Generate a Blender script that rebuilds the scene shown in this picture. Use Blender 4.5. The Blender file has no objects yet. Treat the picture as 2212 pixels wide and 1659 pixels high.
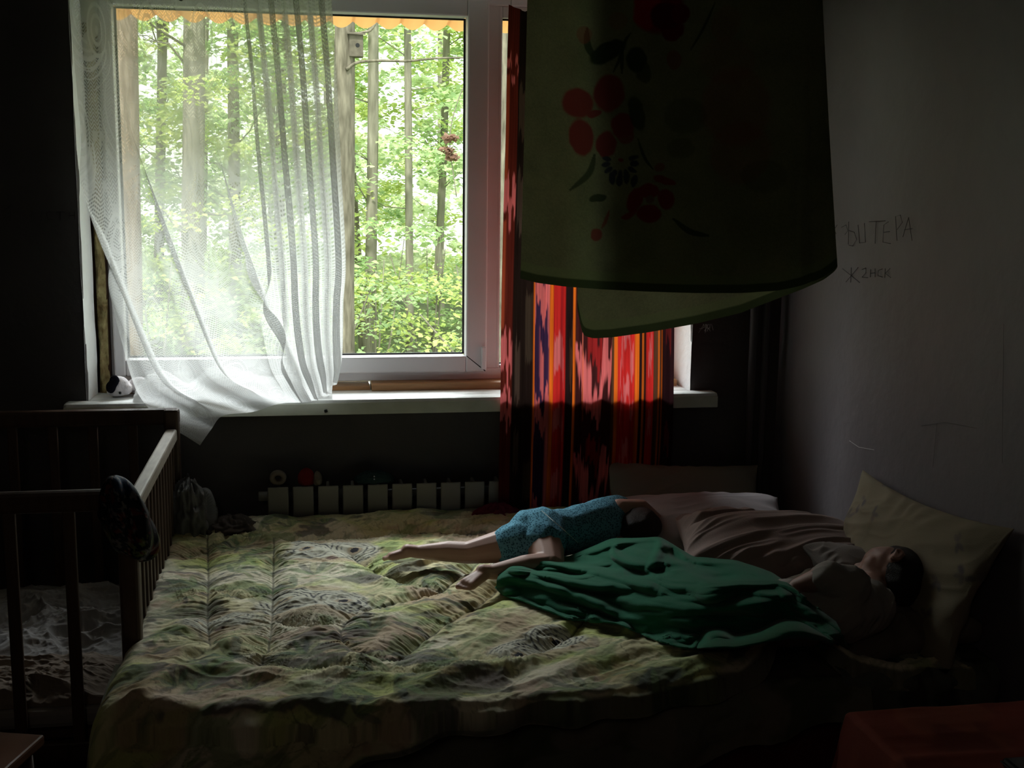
import bpy, bmesh, math, random
import numpy as np
from mathutils import Vector, Matrix, Quaternion
random.seed(7)
rng = np.random.default_rng(7)
S = bpy.context.scene
COL = S.collection
S.view_settings.view_transform = 'Standard'
S.view_settings.look = 'None'
S.view_settings.exposure = 0
S.view_settings.gamma = 1
S.cycles.use_denoising = True
S.cycles.max_bounces = 10
S.cycles.diffuse_bounces = 5
S.cycles.transparent_max_bounces = 24
S.cycles.sample_clamp_indirect = 4
S.cycles.caustics_reflective = False
S.cycles.caustics_refractive = False

# ------------------------------------------------------------------ camera
W, H = 2212, 1659
F, yaw, pit, rol = 2574., .1697, .1633, -.01188
cf = np.array([math.sin(yaw)*math.cos(pit), math.cos(yaw)*math.cos(pit), -math.sin(pit)])
rt = np.array([math.cos(yaw), -math.sin(yaw), 0.])
dn = np.cross(cf, rt)
cR = rt*math.cos(rol)+dn*math.sin(rol)
cD = -rt*math.sin(rol)+dn*math.cos(rol)
CP = np.array([0, -3.93, 1.55])
def ray(px, py): return cf+cR*((px-W/2)/F)+cD*((py-H/2)/F)
def aY(px, py, Y): v = ray(px, py); return CP+v*((Y-CP[1])/v[1])
def aZ(px, py, Z): v = ray(px, py); return CP+v*((Z-CP[2])/v[2])
def aX(px, py, X): v = ray(px, py); return CP+v*((X-CP[0])/v[0])
def proj(P):
    P = np.asarray(P, float); d = P-CP; z = d@cf
    return W/2+F*(d@cR)/z, H/2+F*(d@cD)/z
def aYv(px, py, Y):                                     # vectorised
    v = cf+np.multiply.outer((px-W/2)/F, cR)+np.multiply.outer((py-H/2)/F, cD)
    t = (Y-CP[1])/v[..., 1]
    return CP+v*t[..., None]
cam = bpy.data.cameras.new('camera'); co = bpy.data.objects.new('camera', cam); COL.objects.link(co)
M = Matrix(((cR[0], -cD[0], -cf[0], CP[0]), (cR[1], -cD[1], -cf[1], CP[1]), (cR[2], -cD[2], -cf[2], CP[2]), (0, 0, 0, 1)))
co.matrix_world = M
cam.sensor_width = 36; cam.lens = F/W*36; cam.clip_start = .05; cam.clip_end = 200
S.camera = co

# ------------------------------------------------------------------ noise and drawing helpers
_lat = {}
def vnoise(x, y, seed=0):
    if seed not in _lat: _lat[seed] = np.random.default_rng(1000+seed).random((256, 256))
    L = _lat[seed]
    xi = np.floor(x).astype(int); yi = np.floor(y).astype(int)
    fx = x-xi; fy = y-yi
    fx = fx*fx*fx*(fx*(fx*6-15)+10); fy = fy*fy*fy*(fy*(fy*6-15)+10)
    a = L[xi & 255, yi & 255]; b = L[(xi+1) & 255, yi & 255]; c = L[xi & 255, (yi+1) & 255]; d = L[(xi+1) & 255, (yi+1) & 255]
    return (a*(1-fx)+b*fx)*(1-fy)+(c*(1-fx)+d*fx)*fy-.5
def fbm(x, y, o=4, seed=0):
    s = 0; a = 1; f = 1.
    for k in range(o): s = s+a*vnoise(x*f+17.3*k, y*f-9.1*k, seed+k); a *= .5; f *= 2.03
    return s
def ridged(x, y, o=3, seed=0):
    s = 0; a = 1; f = 1.
    for k in range(o): s = s+a*(1-np.abs(vnoise(x*f+5.3*k, y*f+3.1*k, seed+k))*4); a *= .5; f *= 2.1
    return s
def sstep(a, b, x): t = np.clip((x-a)/(b-a), 0, 1); return t*t*(3-2*t)
def dist_poly(X, Y, pts):                                # distance to polyline + parameter + side
    best = np.full(X.shape, 1e9); side = np.zeros(X.shape); par = np.zeros(X.shape)
    n = len(pts)-1
    for i in range(n):
        (x0, y0), (x1, y1) = pts[i], pts[i+1]
        dx, dy = x1-x0, y1-y0; l2 = dx*dx+dy*dy+1e-12
        t = np.clip(((X-x0)*dx+(Y-y0)*dy)/l2, 0, 1)
        qx = X-(x0+t*dx); qy = Y-(y0+t*dy); d = np.hypot(qx, qy)
        m = d < best
        best = np.where(m, d, best); side = np.where(m, np.sign(dx*qy-dy*qx), side); par = np.where(m, (i+t)/n, par)
    return best, par, side
def mixc(C, col, m):
    m = np.clip(m, 0, 1)[..., None]
    return C*(1-m)+np.array(col)*m
def ell(U, V, cx, cy, rx, ry, ang=0, soft=.12):
    a = math.radians(ang); dx = U-cx; dy = V-cy
    x = (dx*math.cos(a)+dy*math.sin(a))/rx; y = (-dx*math.sin(a)+dy*math.cos(a))/ry
    return 1-sstep(1-soft, 1+soft, np.hypot(x, y))
def interp(pts, t):
    p = np.array(pts, float); x = np.linspace(0, 1, len(p))
    return np.stack([np.interp(t, x, p[:, k]) for k in range(p.shape[1])], -1)
def smooth_poly(pts, t):                                  # Catmull-Rom through points, t in 0..1
    p = np.array(pts, float); n = len(p)-1
    s = np.clip(np.asarray(t, float), 0, 1)*n; i = np.minimum(np.floor(s).astype(int), n-1); f = (s-i)[..., None]
    P = lambda k: p[np.clip(k, 0, n)]
    a, b, c, d = P(i-1), P(i), P(i+1), P(i+2)
    return .5*((2*b)+(-a+c)*f+(2*a-5*b+4*c-d)*f**2+(-a+3*b-3*c+d)*f**3)

# ------------------------------------------------------------------ materials
def nt(name):
    m = bpy.data.materials.new(name); m.use_nodes = True
    n = m.node_tree.nodes; n.clear(); out = n.new('ShaderNodeOutputMaterial')
    return m, n, m.node_tree.links, out
def mat(name, col, rough=.7, metal=0, noise=0, nscale=8, bump=0, bscale=60, col2=None, spec=.3, coat=0, stretch=(1, 1, 1), detail=5):
    m, n, l, out = nt(name)
    b = n.new('ShaderNodeBsdfPrincipled'); l.new(b.outputs[0], out.inputs[0])
    b.inputs['Roughness'].default_value = rough; b.inputs['Metallic'].default_value = metal
    b.inputs['Specular IOR Level'].default_value = spec; b.inputs['Coat Weight'].default_value = coat
    tc = n.new('ShaderNodeTexCoord'); mp = n.new('ShaderNodeMapping'); mp.inputs['Scale'].default_value = stretch
    l.new(tc.outputs['Object'], mp.inputs[0])
    if noise or col2:
        t = n.new('ShaderNodeTexNoise'); t.inputs['Scale'].default_value = nscale; t.inputs['Detail'].default_value = detail
        l.new(mp.outputs[0], t.inputs['Vector'])
        r = n.new('ShaderNodeValToRGB'); r.color_ramp.elements[0].position = .3; r.color_ramp.elements[1].position = .7
        c2 = col2 or tuple(max(0, c*(1-noise)) for c in col)
        r.color_ramp.elements[0].color = (*c2, 1); r.color_ramp.elements[1].color = (*col, 1)
        l.new(t.outputs['Fac'], r.inputs[0]); l.new(r.outputs[0], b.inputs['Base Color'])
    else: b.inputs['Base Color'].default_value = (*col, 1)
    if bump:
        t = n.new('ShaderNodeTexNoise'); t.inputs['Scale'].default_value = bscale; t.inputs['Detail'].default_value = 4
        l.new(mp.outputs[0], t.inputs['Vector'])
        bp = n.new('ShaderNodeBump'); bp.inputs['Strength'].default_value = bump; bp.inputs['Distance'].default_value = .01
        l.new(t.outputs['Fac'], bp.inputs['Height']); l.new(bp.outputs[0], b.inputs['Normal'])
    return m
def cloth_mat(name, trans=0., rough=.95, bump=.15, bscale=500, col=None, sheen=.0, tcol=None, gain=1.):
    """painted (colour attribute) or plain cloth; trans = share of light let through"""
    m, n, l, out = nt(name)
    b = n.new('ShaderNodeBsdfPrincipled'); b.inputs['Roughness'].default_value = rough; b.inputs['Specular IOR Level'].default_value = .1
    b.inputs['Sheen Weight'].default_value = sheen
    if col is None:
        a = n.new('ShaderNodeVertexColor'); a.layer_name = 'Col'; src = a.outputs[0]
    else:
        a = n.new('ShaderNodeRGB'); a.outputs[0].default_value = (*col, 1); src = a.outputs[0]
    l.new(src, b.inputs['Base Color'])
    tc = n.new('ShaderNodeTexCoord'); t = n.new('ShaderNodeTexNoise'); t.inputs['Scale'].default_value = bscale; t.inputs['Detail'].default_value = 2
    l.new(tc.outputs['Object'], t.inputs['Vector'])
    bp = n.new('ShaderNodeBump'); bp.inputs['Strength'].default_value = bump; bp.inputs['Distance'].default_value = .002
    l.new(t.outputs['Fac'], bp.inputs['Height']); l.new(bp.outputs[0], b.inputs['Normal'])
    if trans:
        tr = n.new('ShaderNodeBsdfTranslucent'); mx = n.new('ShaderNodeMixShader'); mx.inputs[0].default_value = trans
        if tcol or gain != 1:
            g = n.new('ShaderNodeMix'); g.data_type = 'RGBA'; g.blend_type = 'MULTIPLY'; g.inputs[0].default_value = 1
            l.new(src, g.inputs[6]); c = tcol or (1, 1, 1); g.inputs[7].default_value = (c[0]*gain, c[1]*gain, c[2]*gain, 1)
            l.new(g.outputs[2], tr.inputs[0])
        else: l.new(src, tr.inputs[0])
        l.new(b.outputs[0], mx.inputs[1]); l.new(tr.outputs[0], mx.inputs[2]); l.new(mx.outputs[0], out.inputs[0])
    else: l.new(b.outputs[0], out.inputs[0])
    return m

MT = {}
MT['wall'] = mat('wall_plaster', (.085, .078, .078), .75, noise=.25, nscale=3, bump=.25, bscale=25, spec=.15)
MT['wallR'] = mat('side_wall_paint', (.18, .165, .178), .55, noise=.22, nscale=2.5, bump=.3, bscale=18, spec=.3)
MT['dark'] = mat('dim_room_paint', (.28, .26, .24), .9, noise=.2)
MT['floor'] = mat('floor_boards', (.10, .06, .04), .5, noise=.4, nscale=12, stretch=(1, 8, 1))
MT['white'] = mat('white_plastic', (.72, .70, .72), .35, noise=.05, spec=.4)
MT['reveal'] = mat('whitewashed_reveal', (.88, .90, .93), .8, noise=.1, nscale=9, bump=.5, bscale=30)
MT['sill'] = mat('sill_paint', (.74, .75, .74), .45, noise=.18, nscale=14, bump=.2, bscale=40)
MT['sillface'] = mat('sill_front_paint', (.60, .62, .54), .6, noise=.2, nscale=14)
MT['gasket'] = mat('black_rubber', (.01, .01, .012), .6)
MT['foam'] = mat('yellow_foam', (.42, .36, .17), .95, noise=.4, nscale=30, bump=1, bscale=60, col2=(.16, .10, .04))
MT['void'] = mat('dark_gap', (.05, .025, .015), .95, noise=.4, nscale=25)
MT['wood_strip'] = mat('varnished_board', (.42, .22, .10), .5, noise=.3, nscale=10, stretch=(1, 10, 10))
MT['crib'] = mat('crib_wood', (.075, .042, .028), .45, noise=.35, nscale=9, stretch=(6, 6, 1), spec=.35)
MT['crib_lit'] = mat('lit_crib_rail', (.38, .33, .28), .5, noise=.3, nscale=12, stretch=(6, 1, 6), spec=.35)  # paler copy of the crib wood: light on the bed-side rail put into colour
MT['rad'] = mat('radiator_enamel', (.17, .16, .14), .35, spec=.4)
MT['radgap'] = mat('radiator_inside', (.05, .05, .05), .7)
MT['metal'] = mat('painted_pipe', (.09, .08, .085), .5)
MT['black'] = mat('black_plastic', (.012, .012, .014), .4)
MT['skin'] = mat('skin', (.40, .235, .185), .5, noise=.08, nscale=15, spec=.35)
MT['nail'] = mat('toenail', (.6, .42, .37), .3)
MT['hair'] = mat('dark_hair', (.018, .012, .010), .55, bump=.6, bscale=200, stretch=(1, 4, 1))
MT['base'] = mat('dark_red_upholstery', (.10, .010, .008), .9, noise=.3, nscale=20, bump=.3)
MT['clip'] = MT['black']

# glass: mostly clear with a faint reflection
def glass():
    m, n, l, out = nt('window_glass')
    t = n.new('ShaderNodeBsdfTransparent'); t.inputs[0].default_value = (.95, .97, .96, 1)
    g = n.new('ShaderNodeBsdfGlossy'); g.inputs['Roughness'].default_value = .03
    mx = n.new('ShaderNodeMixShader'); mx.inputs[0].default_value = .035; l.new(t.outputs[0], mx.inputs[1]); l.new(g.outputs[0], mx.inputs[2])
    l.new(mx.outputs[0], out.inputs[0]); return m
MT['glass'] = glass()

# ------------------------------------------------------------------ object helpers
def tag(o, label=None, cat=None, group=None, kind=None):
    if label: o['label'] = label
    if cat: o['category'] = cat
    if group: o['group'] = group
    if kind: o['kind'] = kind
    return o
def empty(name, loc=(0, 0, 0), rz=0, label=None, cat=None, group=None):
    o = bpy.data.objects.new(name, None); COL.objects.link(o); o.location = loc; o.rotation_euler = (0, 0, rz)
    o.empty_display_size = .05
    return tag(o, label, cat, group)
def link(name, me, m, parent=None, smooth=False):
    o = bpy.data.objects.new(name, me); COL.objects.link(o)
    if m is not None and not me.materials: me.materials.append(m)
    if parent is not None:
        o.parent = parent
        o.matrix_parent_inverse = parent.matrix_basis.inverted() if True else Matrix()
    if smooth: me.shade_smooth()
    return o
def obj(name, bm, m, parent=None, smooth=False, bevel=0):
    me = bpy.data.meshes.new(name); bmesh.ops.recalc_face_normals(bm, faces=bm.faces[:]); bm.to_mesh(me); bm.free()
    o = link(name, me, m, parent, smooth)
    if bevel:
        b = o.modifiers.new('bevel', 'BEVEL'); b.width = bevel; b.segments = 2; b.limit_method = 'ANGLE'
    return o
def box(bm, x0, x1, y0, y1, z0, z1):
    v = [bm.verts.new(p) for p in ((x0, y0, z0), (x1, y0, z0), (x1, y1, z0), (x0, y1, z0), (x0, y0, z1), (x1, y0, z1), (x1, y1, z1), (x0, y1, z1))]
    for f in ((0, 3, 2, 1), (4, 5, 6, 7), (0, 1, 5, 4), (1, 2, 6, 5), (2, 3, 7, 6), (3, 0, 4, 7)): bm.faces.new([v[i] for i in f])
    return bm
def B(*a): return box(bmesh.new(), *a)
def tube(bm, pts, rad, n=10, cap=True):
    pts = [Vector(p) for p in pts]
    if not hasattr(rad, '__len__'): rad = [rad]*len(pts)
    rings = []; up = Vector((0, 0, 1))
    for i, p in enumerate(pts):
        d = (pts[min(i+1, len(pts)-1)]-pts[max(i-1, 0)]).normalized()
        a = d.cross(up) if abs(d.dot(up)) < .95 else d.cross(Vector((1, 0, 0)))
        a.normalize(); b = d.cross(a)
        rings.append([bm.verts.new(p+rad[i]*(a*math.cos(2*math.pi*k/n)+b*math.sin(2*math.pi*k/n))) for k in range(n)])
    for i in range(len(rings)-1):
        for k in range(n): bm.faces.new((rings[i][k], rings[i][(k+1) % n], rings[i+1][(k+1) % n], rings[i+1][k]))
    if cap:
        bm.faces.new(rings[0][::-1]); bm.faces.new(rings[-1])
    return bm
def grid(name, P, m, parent=None, color=None, uv=None, closed_u=False, solid=0):
    """P: (nu,nv,3) array -> one smooth mesh with optional colour attribute and uv"""
    nu, nv = P.shape[:2]
    me = bpy.data.meshes.new(name)
    idx = np.arange(nu*nv).reshape(nu, nv)
    if closed_u: idx = np.vstack([idx, idx[:1]])
    q = np.stack([idx[:-1, :-1], idx[1:, :-1], idx[1:, 1:], idx[:-1, 1:]], -1).reshape(-1, 4)
    me.vertices.add(nu*nv); me.vertices.foreach_set('co', P.reshape(-1, 3).astype(np.float32).ravel())
    me.loops.add(q.size); me.loops.foreach_set('vertex_index', q.ravel().astype(np.int32))
    me.polygons.add(len(q)); me.polygons.foreach_set('loop_start', np.arange(0, q.size, 4, dtype=np.int32))
    try: me.polygons.foreach_set('loop_total', np.full(len(q), 4, dtype=np.int32))
    except Exception: pass
    me.update(calc_edges=True); me.validate()
    if color is not None:
        a = me.color_attributes.new('Col', 'FLOAT_COLOR', 'POINT')
        c = np.ones((nu*nv, 4), np.float32); c[:, :3] = np.clip(color, 0, 2).reshape(-1, 3); a.data.foreach_set('color', c.ravel())
    if uv is not None:
        l = me.uv_layers.new(name='UVMap'); l.data.foreach_set('uv', uv.reshape(-1, 2)[q.ravel()].astype(np.float32).ravel())
    o = link(name, me, m, parent, True)
    if solid:
        s = o.modifiers.new('solid', 'SOLIDIFY'); s.thickness = solid; s.offset = -1
    return o
def mesh_np(name, V, Fc, m, parent=None, smooth=False):
    me = bpy.data.meshes.new(name); k = Fc.shape[1]
    me.vertices.add(len(V)); me.vertices.foreach_set('co', V.astype(np.float32).ravel())
    me.loops.add(Fc.size); me.loops.foreach_set('vertex_index', Fc.ravel().astype(np.int32))
    me.polygons.add(len(Fc)); me.polygons.foreach_set('loop_start', np.arange(0, Fc.size, k, dtype=np.int32))
    try: me.polygons.foreach_set('loop_total', np.full(len(Fc), k, dtype=np.int32))
    except Exception: pass
    me.update(calc_edges=True)
    return link(name, me, m, parent, smooth)

_ico = None
def blob_body(name, balls, m, parent=None, voxel=.005, smooth=4, wrinkle=None, color=None):
    """one continuous surface grown from overlapping balls: list of (centre, (rx,ry,rz) or r)"""
    bm = bmesh.new()
    for c, r in balls:
        if not hasattr(r, '__len__'): r = (r, r, r)
        bmesh.ops.create_icosphere(bm, subdivisions=2, radius=1, matrix=Matrix.Translation(Vector(c)) @ Matrix.Diagonal((*r, 1)))
    me = bpy.data.meshes.new('tmp'); bm.to_mesh(me); bm.free()
    t = bpy.data.objects.new('tmp', me); COL.objects.link(t)
    r = t.modifiers.new('r', 'REMESH'); r.mode = 'VOXEL'; r.voxel_size = voxel
    s = t.modifiers.new('s', 'SMOOTH'); s.iterations = smooth; s.factor = .6
    dg = bpy.context.evaluated_depsgraph_get()
    me2 = bpy.data.meshes.new_from_object(t.evaluated_get(dg)); me2.name = name
    bpy.data.objects.remove(t); bpy.data.meshes.remove(me)
    if wrinkle:
        n = len(me2.vertices); co_ = np.empty(n*3, np.float32); me2.vertices.foreach_get('co', co_); co_ = co_.reshape(-1, 3)
        nr = np.empty(n*3, np.float32); me2.vertices.foreach_get('normal', nr); nr = nr.reshape(-1, 3)
        co_ = co_+nr*wrinkle(co_)[:, None]; me2.vertices.foreach_set('co', co_.astype(np.float32).ravel())
    me2.materials.clear(); me2.materials.append(m)
    return link(name, me2, None, parent, True)
def limb(pts, rads, step=.22):
    """overlapping balls along a limb"""
    out = []
    for i in range(len(pts)-1):
        a = np.array(pts[i], float); b = np.array(pts[i+1], float); ra, rb = rads[i], rads[i+1]
        n = max(2, int(np.linalg.norm(b-a)/(step*min(ra, rb)))+1)
        for k in range(n+1):
            t = k/n; out.append((a*(1-t)+b*t, ra*(1-t)+rb*t))
    return out

# ------------------------------------------------------------------ the room
XL, XR = -2.3, 1.62; YB = -5.2; ZC = 2.75; TW = .34
WX0, WX1, WZ0, WZ1 = -.705, 1.302, .862, 2.2
def struct(name, bm, m, parent=None, bevel=0):
    o = obj(name, bm, m, parent, bevel=bevel)
    if parent is None: o['kind'] = 'structure'
    return o
bm = bmesh.new()
box(bm, XL, WX0, 0, TW, 0, ZC); box(bm, WX1, XR+.25, 0, TW, 0, ZC)
box(bm, WX0, WX1, 0, TW, 0, WZ0-.05); box(bm, WX0, WX1, 0, TW, WZ1, ZC)
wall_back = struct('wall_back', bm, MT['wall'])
# right wall with a shallow, uneven plaster surface
ny, nz = 120, 70
yy, zz = np.meshgrid(np.linspace(0, YB, ny), np.linspace(0, ZC, nz), indexing='ij')
P = np.stack([XR+.006*fbm(yy*2, zz*.7, 3, 5)-.004*np.exp(-((yy+.62)/.09)**2)+.005*np.exp(-((yy+.40)/.10)**2), yy, zz], -1)
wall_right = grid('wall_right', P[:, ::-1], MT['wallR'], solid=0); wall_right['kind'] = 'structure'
struct('wall_left', B(XL-.2, XL, YB, TW, 0, ZC), MT['dark'])
struct('wall_front', B(XL-.2, XR+.25, YB-.2, YB, 0, ZC), MT['dark'])
struct('floor', B(XL-.2, XR+.25, YB-.2, TW, -.15, 0), MT['floor'])
struct('ceiling', B(XL-.2, XR+.25, YB-.2, TW, ZC, ZC+.15), MT['dark'])

# pencilled handwriting on the walls (thin strokes in the plaster's plane)
def strokes(name, polys, plane, parent, m, w=.0016):
    bm = bmesh.new()
    for pl in polys:
        pts = [Vector(plane(*p)) for p in pl]
        tube(bm, pts, w/2, 4)
    return obj(name, bm, m, parent)
pencil = mat('pencil', (.035, .032, .035), .8)
pencil2 = mat('faint_pencil', (.07, .065, .065), .8)
c_ = lambda x, y: (1050+x/1.904, y/1.904)
L1 = [[(1444, 925), (1432, 945), (1440, 962)], [(1462, 935), (1480, 925), (1488, 948), (1476, 965)],
      [(1492, 912), (1490, 1005)], [(1492, 948), (1514, 955), (1524, 985), (1508, 1012), (1492, 1008)],
      [(1530, 925), (1536, 1000), (1560, 996), (1556, 918)], [(1575, 912), (1642, 908)], [(1604, 912), (1600, 1002)],
      [(1655, 912), (1636, 925), (1632, 996), (1664, 1002)], [(1636, 955), (1660, 952)],
      [(1690, 990), (1684, 890), (1704, 884), (1712, 915), (1690, 945)], [(1714, 975), (1738, 894), (1752, 990)], [(1720, 945), (1752, 940)]]
L2 = [[(1466, 1105), (1536, 1162)], [(1530, 1100), (1480, 1160)], [(1502, 1100), (1500, 1162)],
      [(1546, 1108), (1562, 1102), (1562, 1122), (1546, 1140), (1570, 1142)],
      [(1582, 1108), (1580, 1140)], [(1600, 1104), (1600, 1140)], [(1582, 1124), (1600, 1122)],
      [(1630, 1106), (1614, 1112), (1612, 1134), (1630, 1140)], [(1642, 1104), (1640, 1142)], [(1662, 1104), (1642, 1124), (1664, 1142)]]
pl_r = lambda x, y: aX(*c_(x, y), XR-.0045)
strokes('handwriting', L1, pl_r, wall_right, pencil); strokes('handwriting', L2, pl_r, wall_right, pencil, .0019)
strokes('scratch', [[(1835, 952), (1855, 966), (1888, 972)]], lambda x, y: aX(x, y, XR-.004), wall_right, mat('scratch', (.5, .5, .5), .9), .0015)
strokes('scratch', [[(1990, 920), (2040, 912), (2110, 925)], [(2168, 700), (2165, 1000)], [(2024, 915), (2015, 1010)]], lambda x, y: aX(x, y, XR-.0032), wall_right, mat('hairline_crack', (.13, .12, .125), .9), .0009)
L3 = [[(22, 445), (8, 455), (14, 465), (24, 462)], [(24, 440), (24, 478)], [(14, 466), (4, 482)], [(44, 475), (41, 483)],
      [(70, 455), (70, 476), (90, 476), (90, 455)], [(108, 456), (100, 462), (104, 474), (114, 474)], [(122, 458), (140, 457)], [(131, 458), (131, 476)],
      [(150, 458), (150, 474)], [(162, 457), (162, 474)], [(150, 466), (162, 465)]]
strokes('handwriting', L3, lambda x, y: aY(x, y, -.001), wall_back, pencil, .0014)

# ------------------------------------------------------------------ window, reveals, sill
win = empty('window_1', (0, .17, .86)); win['kind'] = 'structure'
def wb(name, *a, m='white', bevel=.004): return obj(name, B(*a), MT[m], win, bevel=bevel)
FY0, FY1 = .16, .235
# splayed reveals: thin whitewashed plaster linings on each side, and the head
bm = bmesh.new()
def quad(bm, *p): bm.faces.new([bm.verts.new(q) for q in p])
zt = WZ1
def lining(name, pts_plan, z0, z1, m):
    """plaster lining: uneven vertical surface following a plan line"""
    n = 60; v = np.linspace(z0, z1, n); u = np.linspace(0, 1, 12)
    U, V = np.meshgrid(u, v, indexing='ij'); p = interp(pts_plan, U)
    P = np.stack([p[..., 0]+.0035*fbm(U*3, V*7, 3, 31), p[..., 1], V], -1)
    return grid(name, P, m, win)
lining('reveal', [(WX0-.001, -.002), (WX0+.004, .06), (WX0+.012, FY0-.035)], WZ0-.03, WZ1, MT['reveal'])
lining('reveal', [(WX1+.001, -.002), (WX1-.004, .06), (WX1-.018, FY0+.03)], WZ0-.03, WZ1, MT['reveal'])
obj('reveal', B(WX0, WX1, .0, .34, WZ1-.012, WZ1-.002), MT['reveal'], win)
# foam-filled gap beside the frame
n = 120; v = np.linspace(WZ0, WZ1-.02, n); U, V = np.meshgrid(np.linspace(0, 1, 16), v, indexing='ij')
ang = U*math.pi
P = np.stack([-.672+.017*(-np.cos(ang))*(1+.25*fbm(U*2, V*9, 3, 41)), FY0-.004-.028*np.sin(ang)*(1+1.0*fbm(U*3, V*14, 4, 42)), V], -1)
grid('foam_filling', P, MT['foam'], win)
obj('gap_lining', B(WX0+.003, -.652, FY0-.012, .33, WZ0, WZ1), MT['void'], win)
# fixed frame: outer members, mullion, transom
G = dict(x0=-.603, x1=.533, z0=.972, z1=2.108)          # sash glass at Y=.2
obj('frame', B(-.652, -.615, FY0, FY1+.03, WZ0, WZ1), MT['white'], win, bevel=.004)
obj('frame', B(WX1-.06, WX1+.0, FY0, FY1+.03, WZ0, WZ1), MT['white'], win, bevel=.004)
obj('frame', B(-.652, WX1, FY0, FY1+.03, 2.150, WZ1), MT['white'], win, bevel=.004)
obj('frame', B(-.652, WX1, FY0, FY1+.03, .885, .925), MT['white'], win, bevel=.004)
obj('mullion', B(.592, .648, FY0+.006, FY1+.03, .90, 2.16), MT['white'], win, bevel=.004)
# opening sash (four rails with mitred look) in front of the frame
sash = obj('sash', (lambda bm: (box(bm, -.640, G['x0'], .135, .2, .915, 2.165), box(bm, G['x1'], .606, .135, .2, .915, 2.165),
       box(bm, G['x0'], G['x1'], .1355, .2, .915, G['z0']), box(bm, G['x0'], G['x1'], .1355, .2, G['z1'], 2.165), bm)[-1])(bmesh.new()), MT['white'], win, bevel=.006)
gk = bmesh.new()
for a in ((G['x0'], G['x0']+.006, G['z0'], G['z1']), (G['x1']-.006, G['x1'], G['z0'], G['z1'])): box(gk, a[0], a[1], .19, .2, a[2], a[3])
for a in ((G['z0'], G['z0']+.005), (G['z1']-.005, G['z1'])): box(gk, G['x0'], G['x1'], .19, .2, a[0], a[1])
obj('gasket', gk, MT['gasket'], sash)
obj('glass_pane', B(G['x0'], G['x1'], .203, .206, G['z0'], G['z1']), MT['glass'], sash)
obj('hinge', B(.586, .603, .118, .136, .925, 1.005), MT['white'], sash, bevel=.004)
gm = bmesh.new(); quad(gm, (.533, .1345, .972), (.537, .1345, .972), (.603, .1345, .919), (.600, .1345, .917)); obj('mitre_joint', gm, MT['gasket'], sash)
# fixed right light
FX0, FX1, FZ0, FZ1 = .655, WX1-.075, .935, 2.112
obj('glazing_bead', (lambda bm: (box(bm, .642, FX0, .165, .2, .92, 2.15), box(bm, FX1, WX1-.058, .165, .2, .92, 2.15), box(bm, FX0, FX1, .1655, .2, .92, FZ0), box(bm, FX0, FX1, .1655, .2, FZ1, 2.15), bm)[-1])(bmesh.new()), MT['white'], win, bevel=.004)
gk = bmesh.new(); box(gk, FX0, FX0+.004, .19, .2, FZ0, FZ1); box(gk, FX1-.004, FX1, .19, .2, FZ0, FZ1); box(gk, FX0, FX1, .19, .2, FZ1-.005, FZ1); box(gk, FX0, FX1, .19, .2, FZ0, FZ0+.004)
obj('gasket', gk, MT['gasket'], win)
obj('glass_pane', B(FX0, FX1, .203, .206, FZ0, FZ1), MT['glass'], win)
# wooden packing boards under the frame
obj('packing_board', B(-.64, .20, .105, .22, WZ0, WZ0+.014), MT['wood_strip'], win, bevel=.002)
obj('packing_board', B(.205, WX1-.02, .085, .22, WZ0, WZ0+.024), MT['wood_strip'], win, bevel=.002)
# sill: uneven whitewashed slab with rounded right end
bm = bmesh.new()
box(bm, -.77, 1.385, -.062, .0, WZ0-.052, WZ0); box(bm, WX0, WX1, .0, .30, WZ0-.052, WZ0)
bmesh.ops.remove_doubles(bm, verts=bm.verts[:], dist=1e-4)
sill = obj('trim_1', bm, MT['sill'], None, bevel=.010); sill['kind'] = 'structure'
obj('face_board', B(-.768, 1.383, -.0655, -.0605, WZ0-.051, WZ0-.012), MT['sillface'], sill, bevel=.002)
mk = bmesh.new(); p = aY(704, 888, -.067)
for a in range(5):
    an = a*1.3; tube(mk, [p+np.array([-.006*math.cos(an), 0, -.006*math.sin(an)]), p+np.array([.006*math.cos(an), -.001, .006*math.sin(an)])], .0014, 5)
obj('soot_mark', mk, MT['black'], sill)

# heating pipes in the corner
for i, (x, r) in enumerate(((1.508, .013), (1.553, .011))):
    t = empty('heating_pipe', (x, -.045, 0), 0, ('painted vertical heating pipe in the corner, the one nearer the window', 'painted vertical heating pipe in the corner, the one nearer the side wall')[i], 'pipe', 'heating pipes in the corner')
    obj('pipe', tube(bmesh.new(), [(x, -.045, .0), (x, -.045, ZC)], r, 16), MT['metal'], t, True)
    bm = bmesh.new(); box(bm, x-.004, x+.004, -.045, 0, 1.25, 1.27); tube(bm, [(x, -.045, 1.24), (x, -.045, 1.28)], r+.003, 16); obj('bracket', bm, MT['metal'], t, True)

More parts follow.
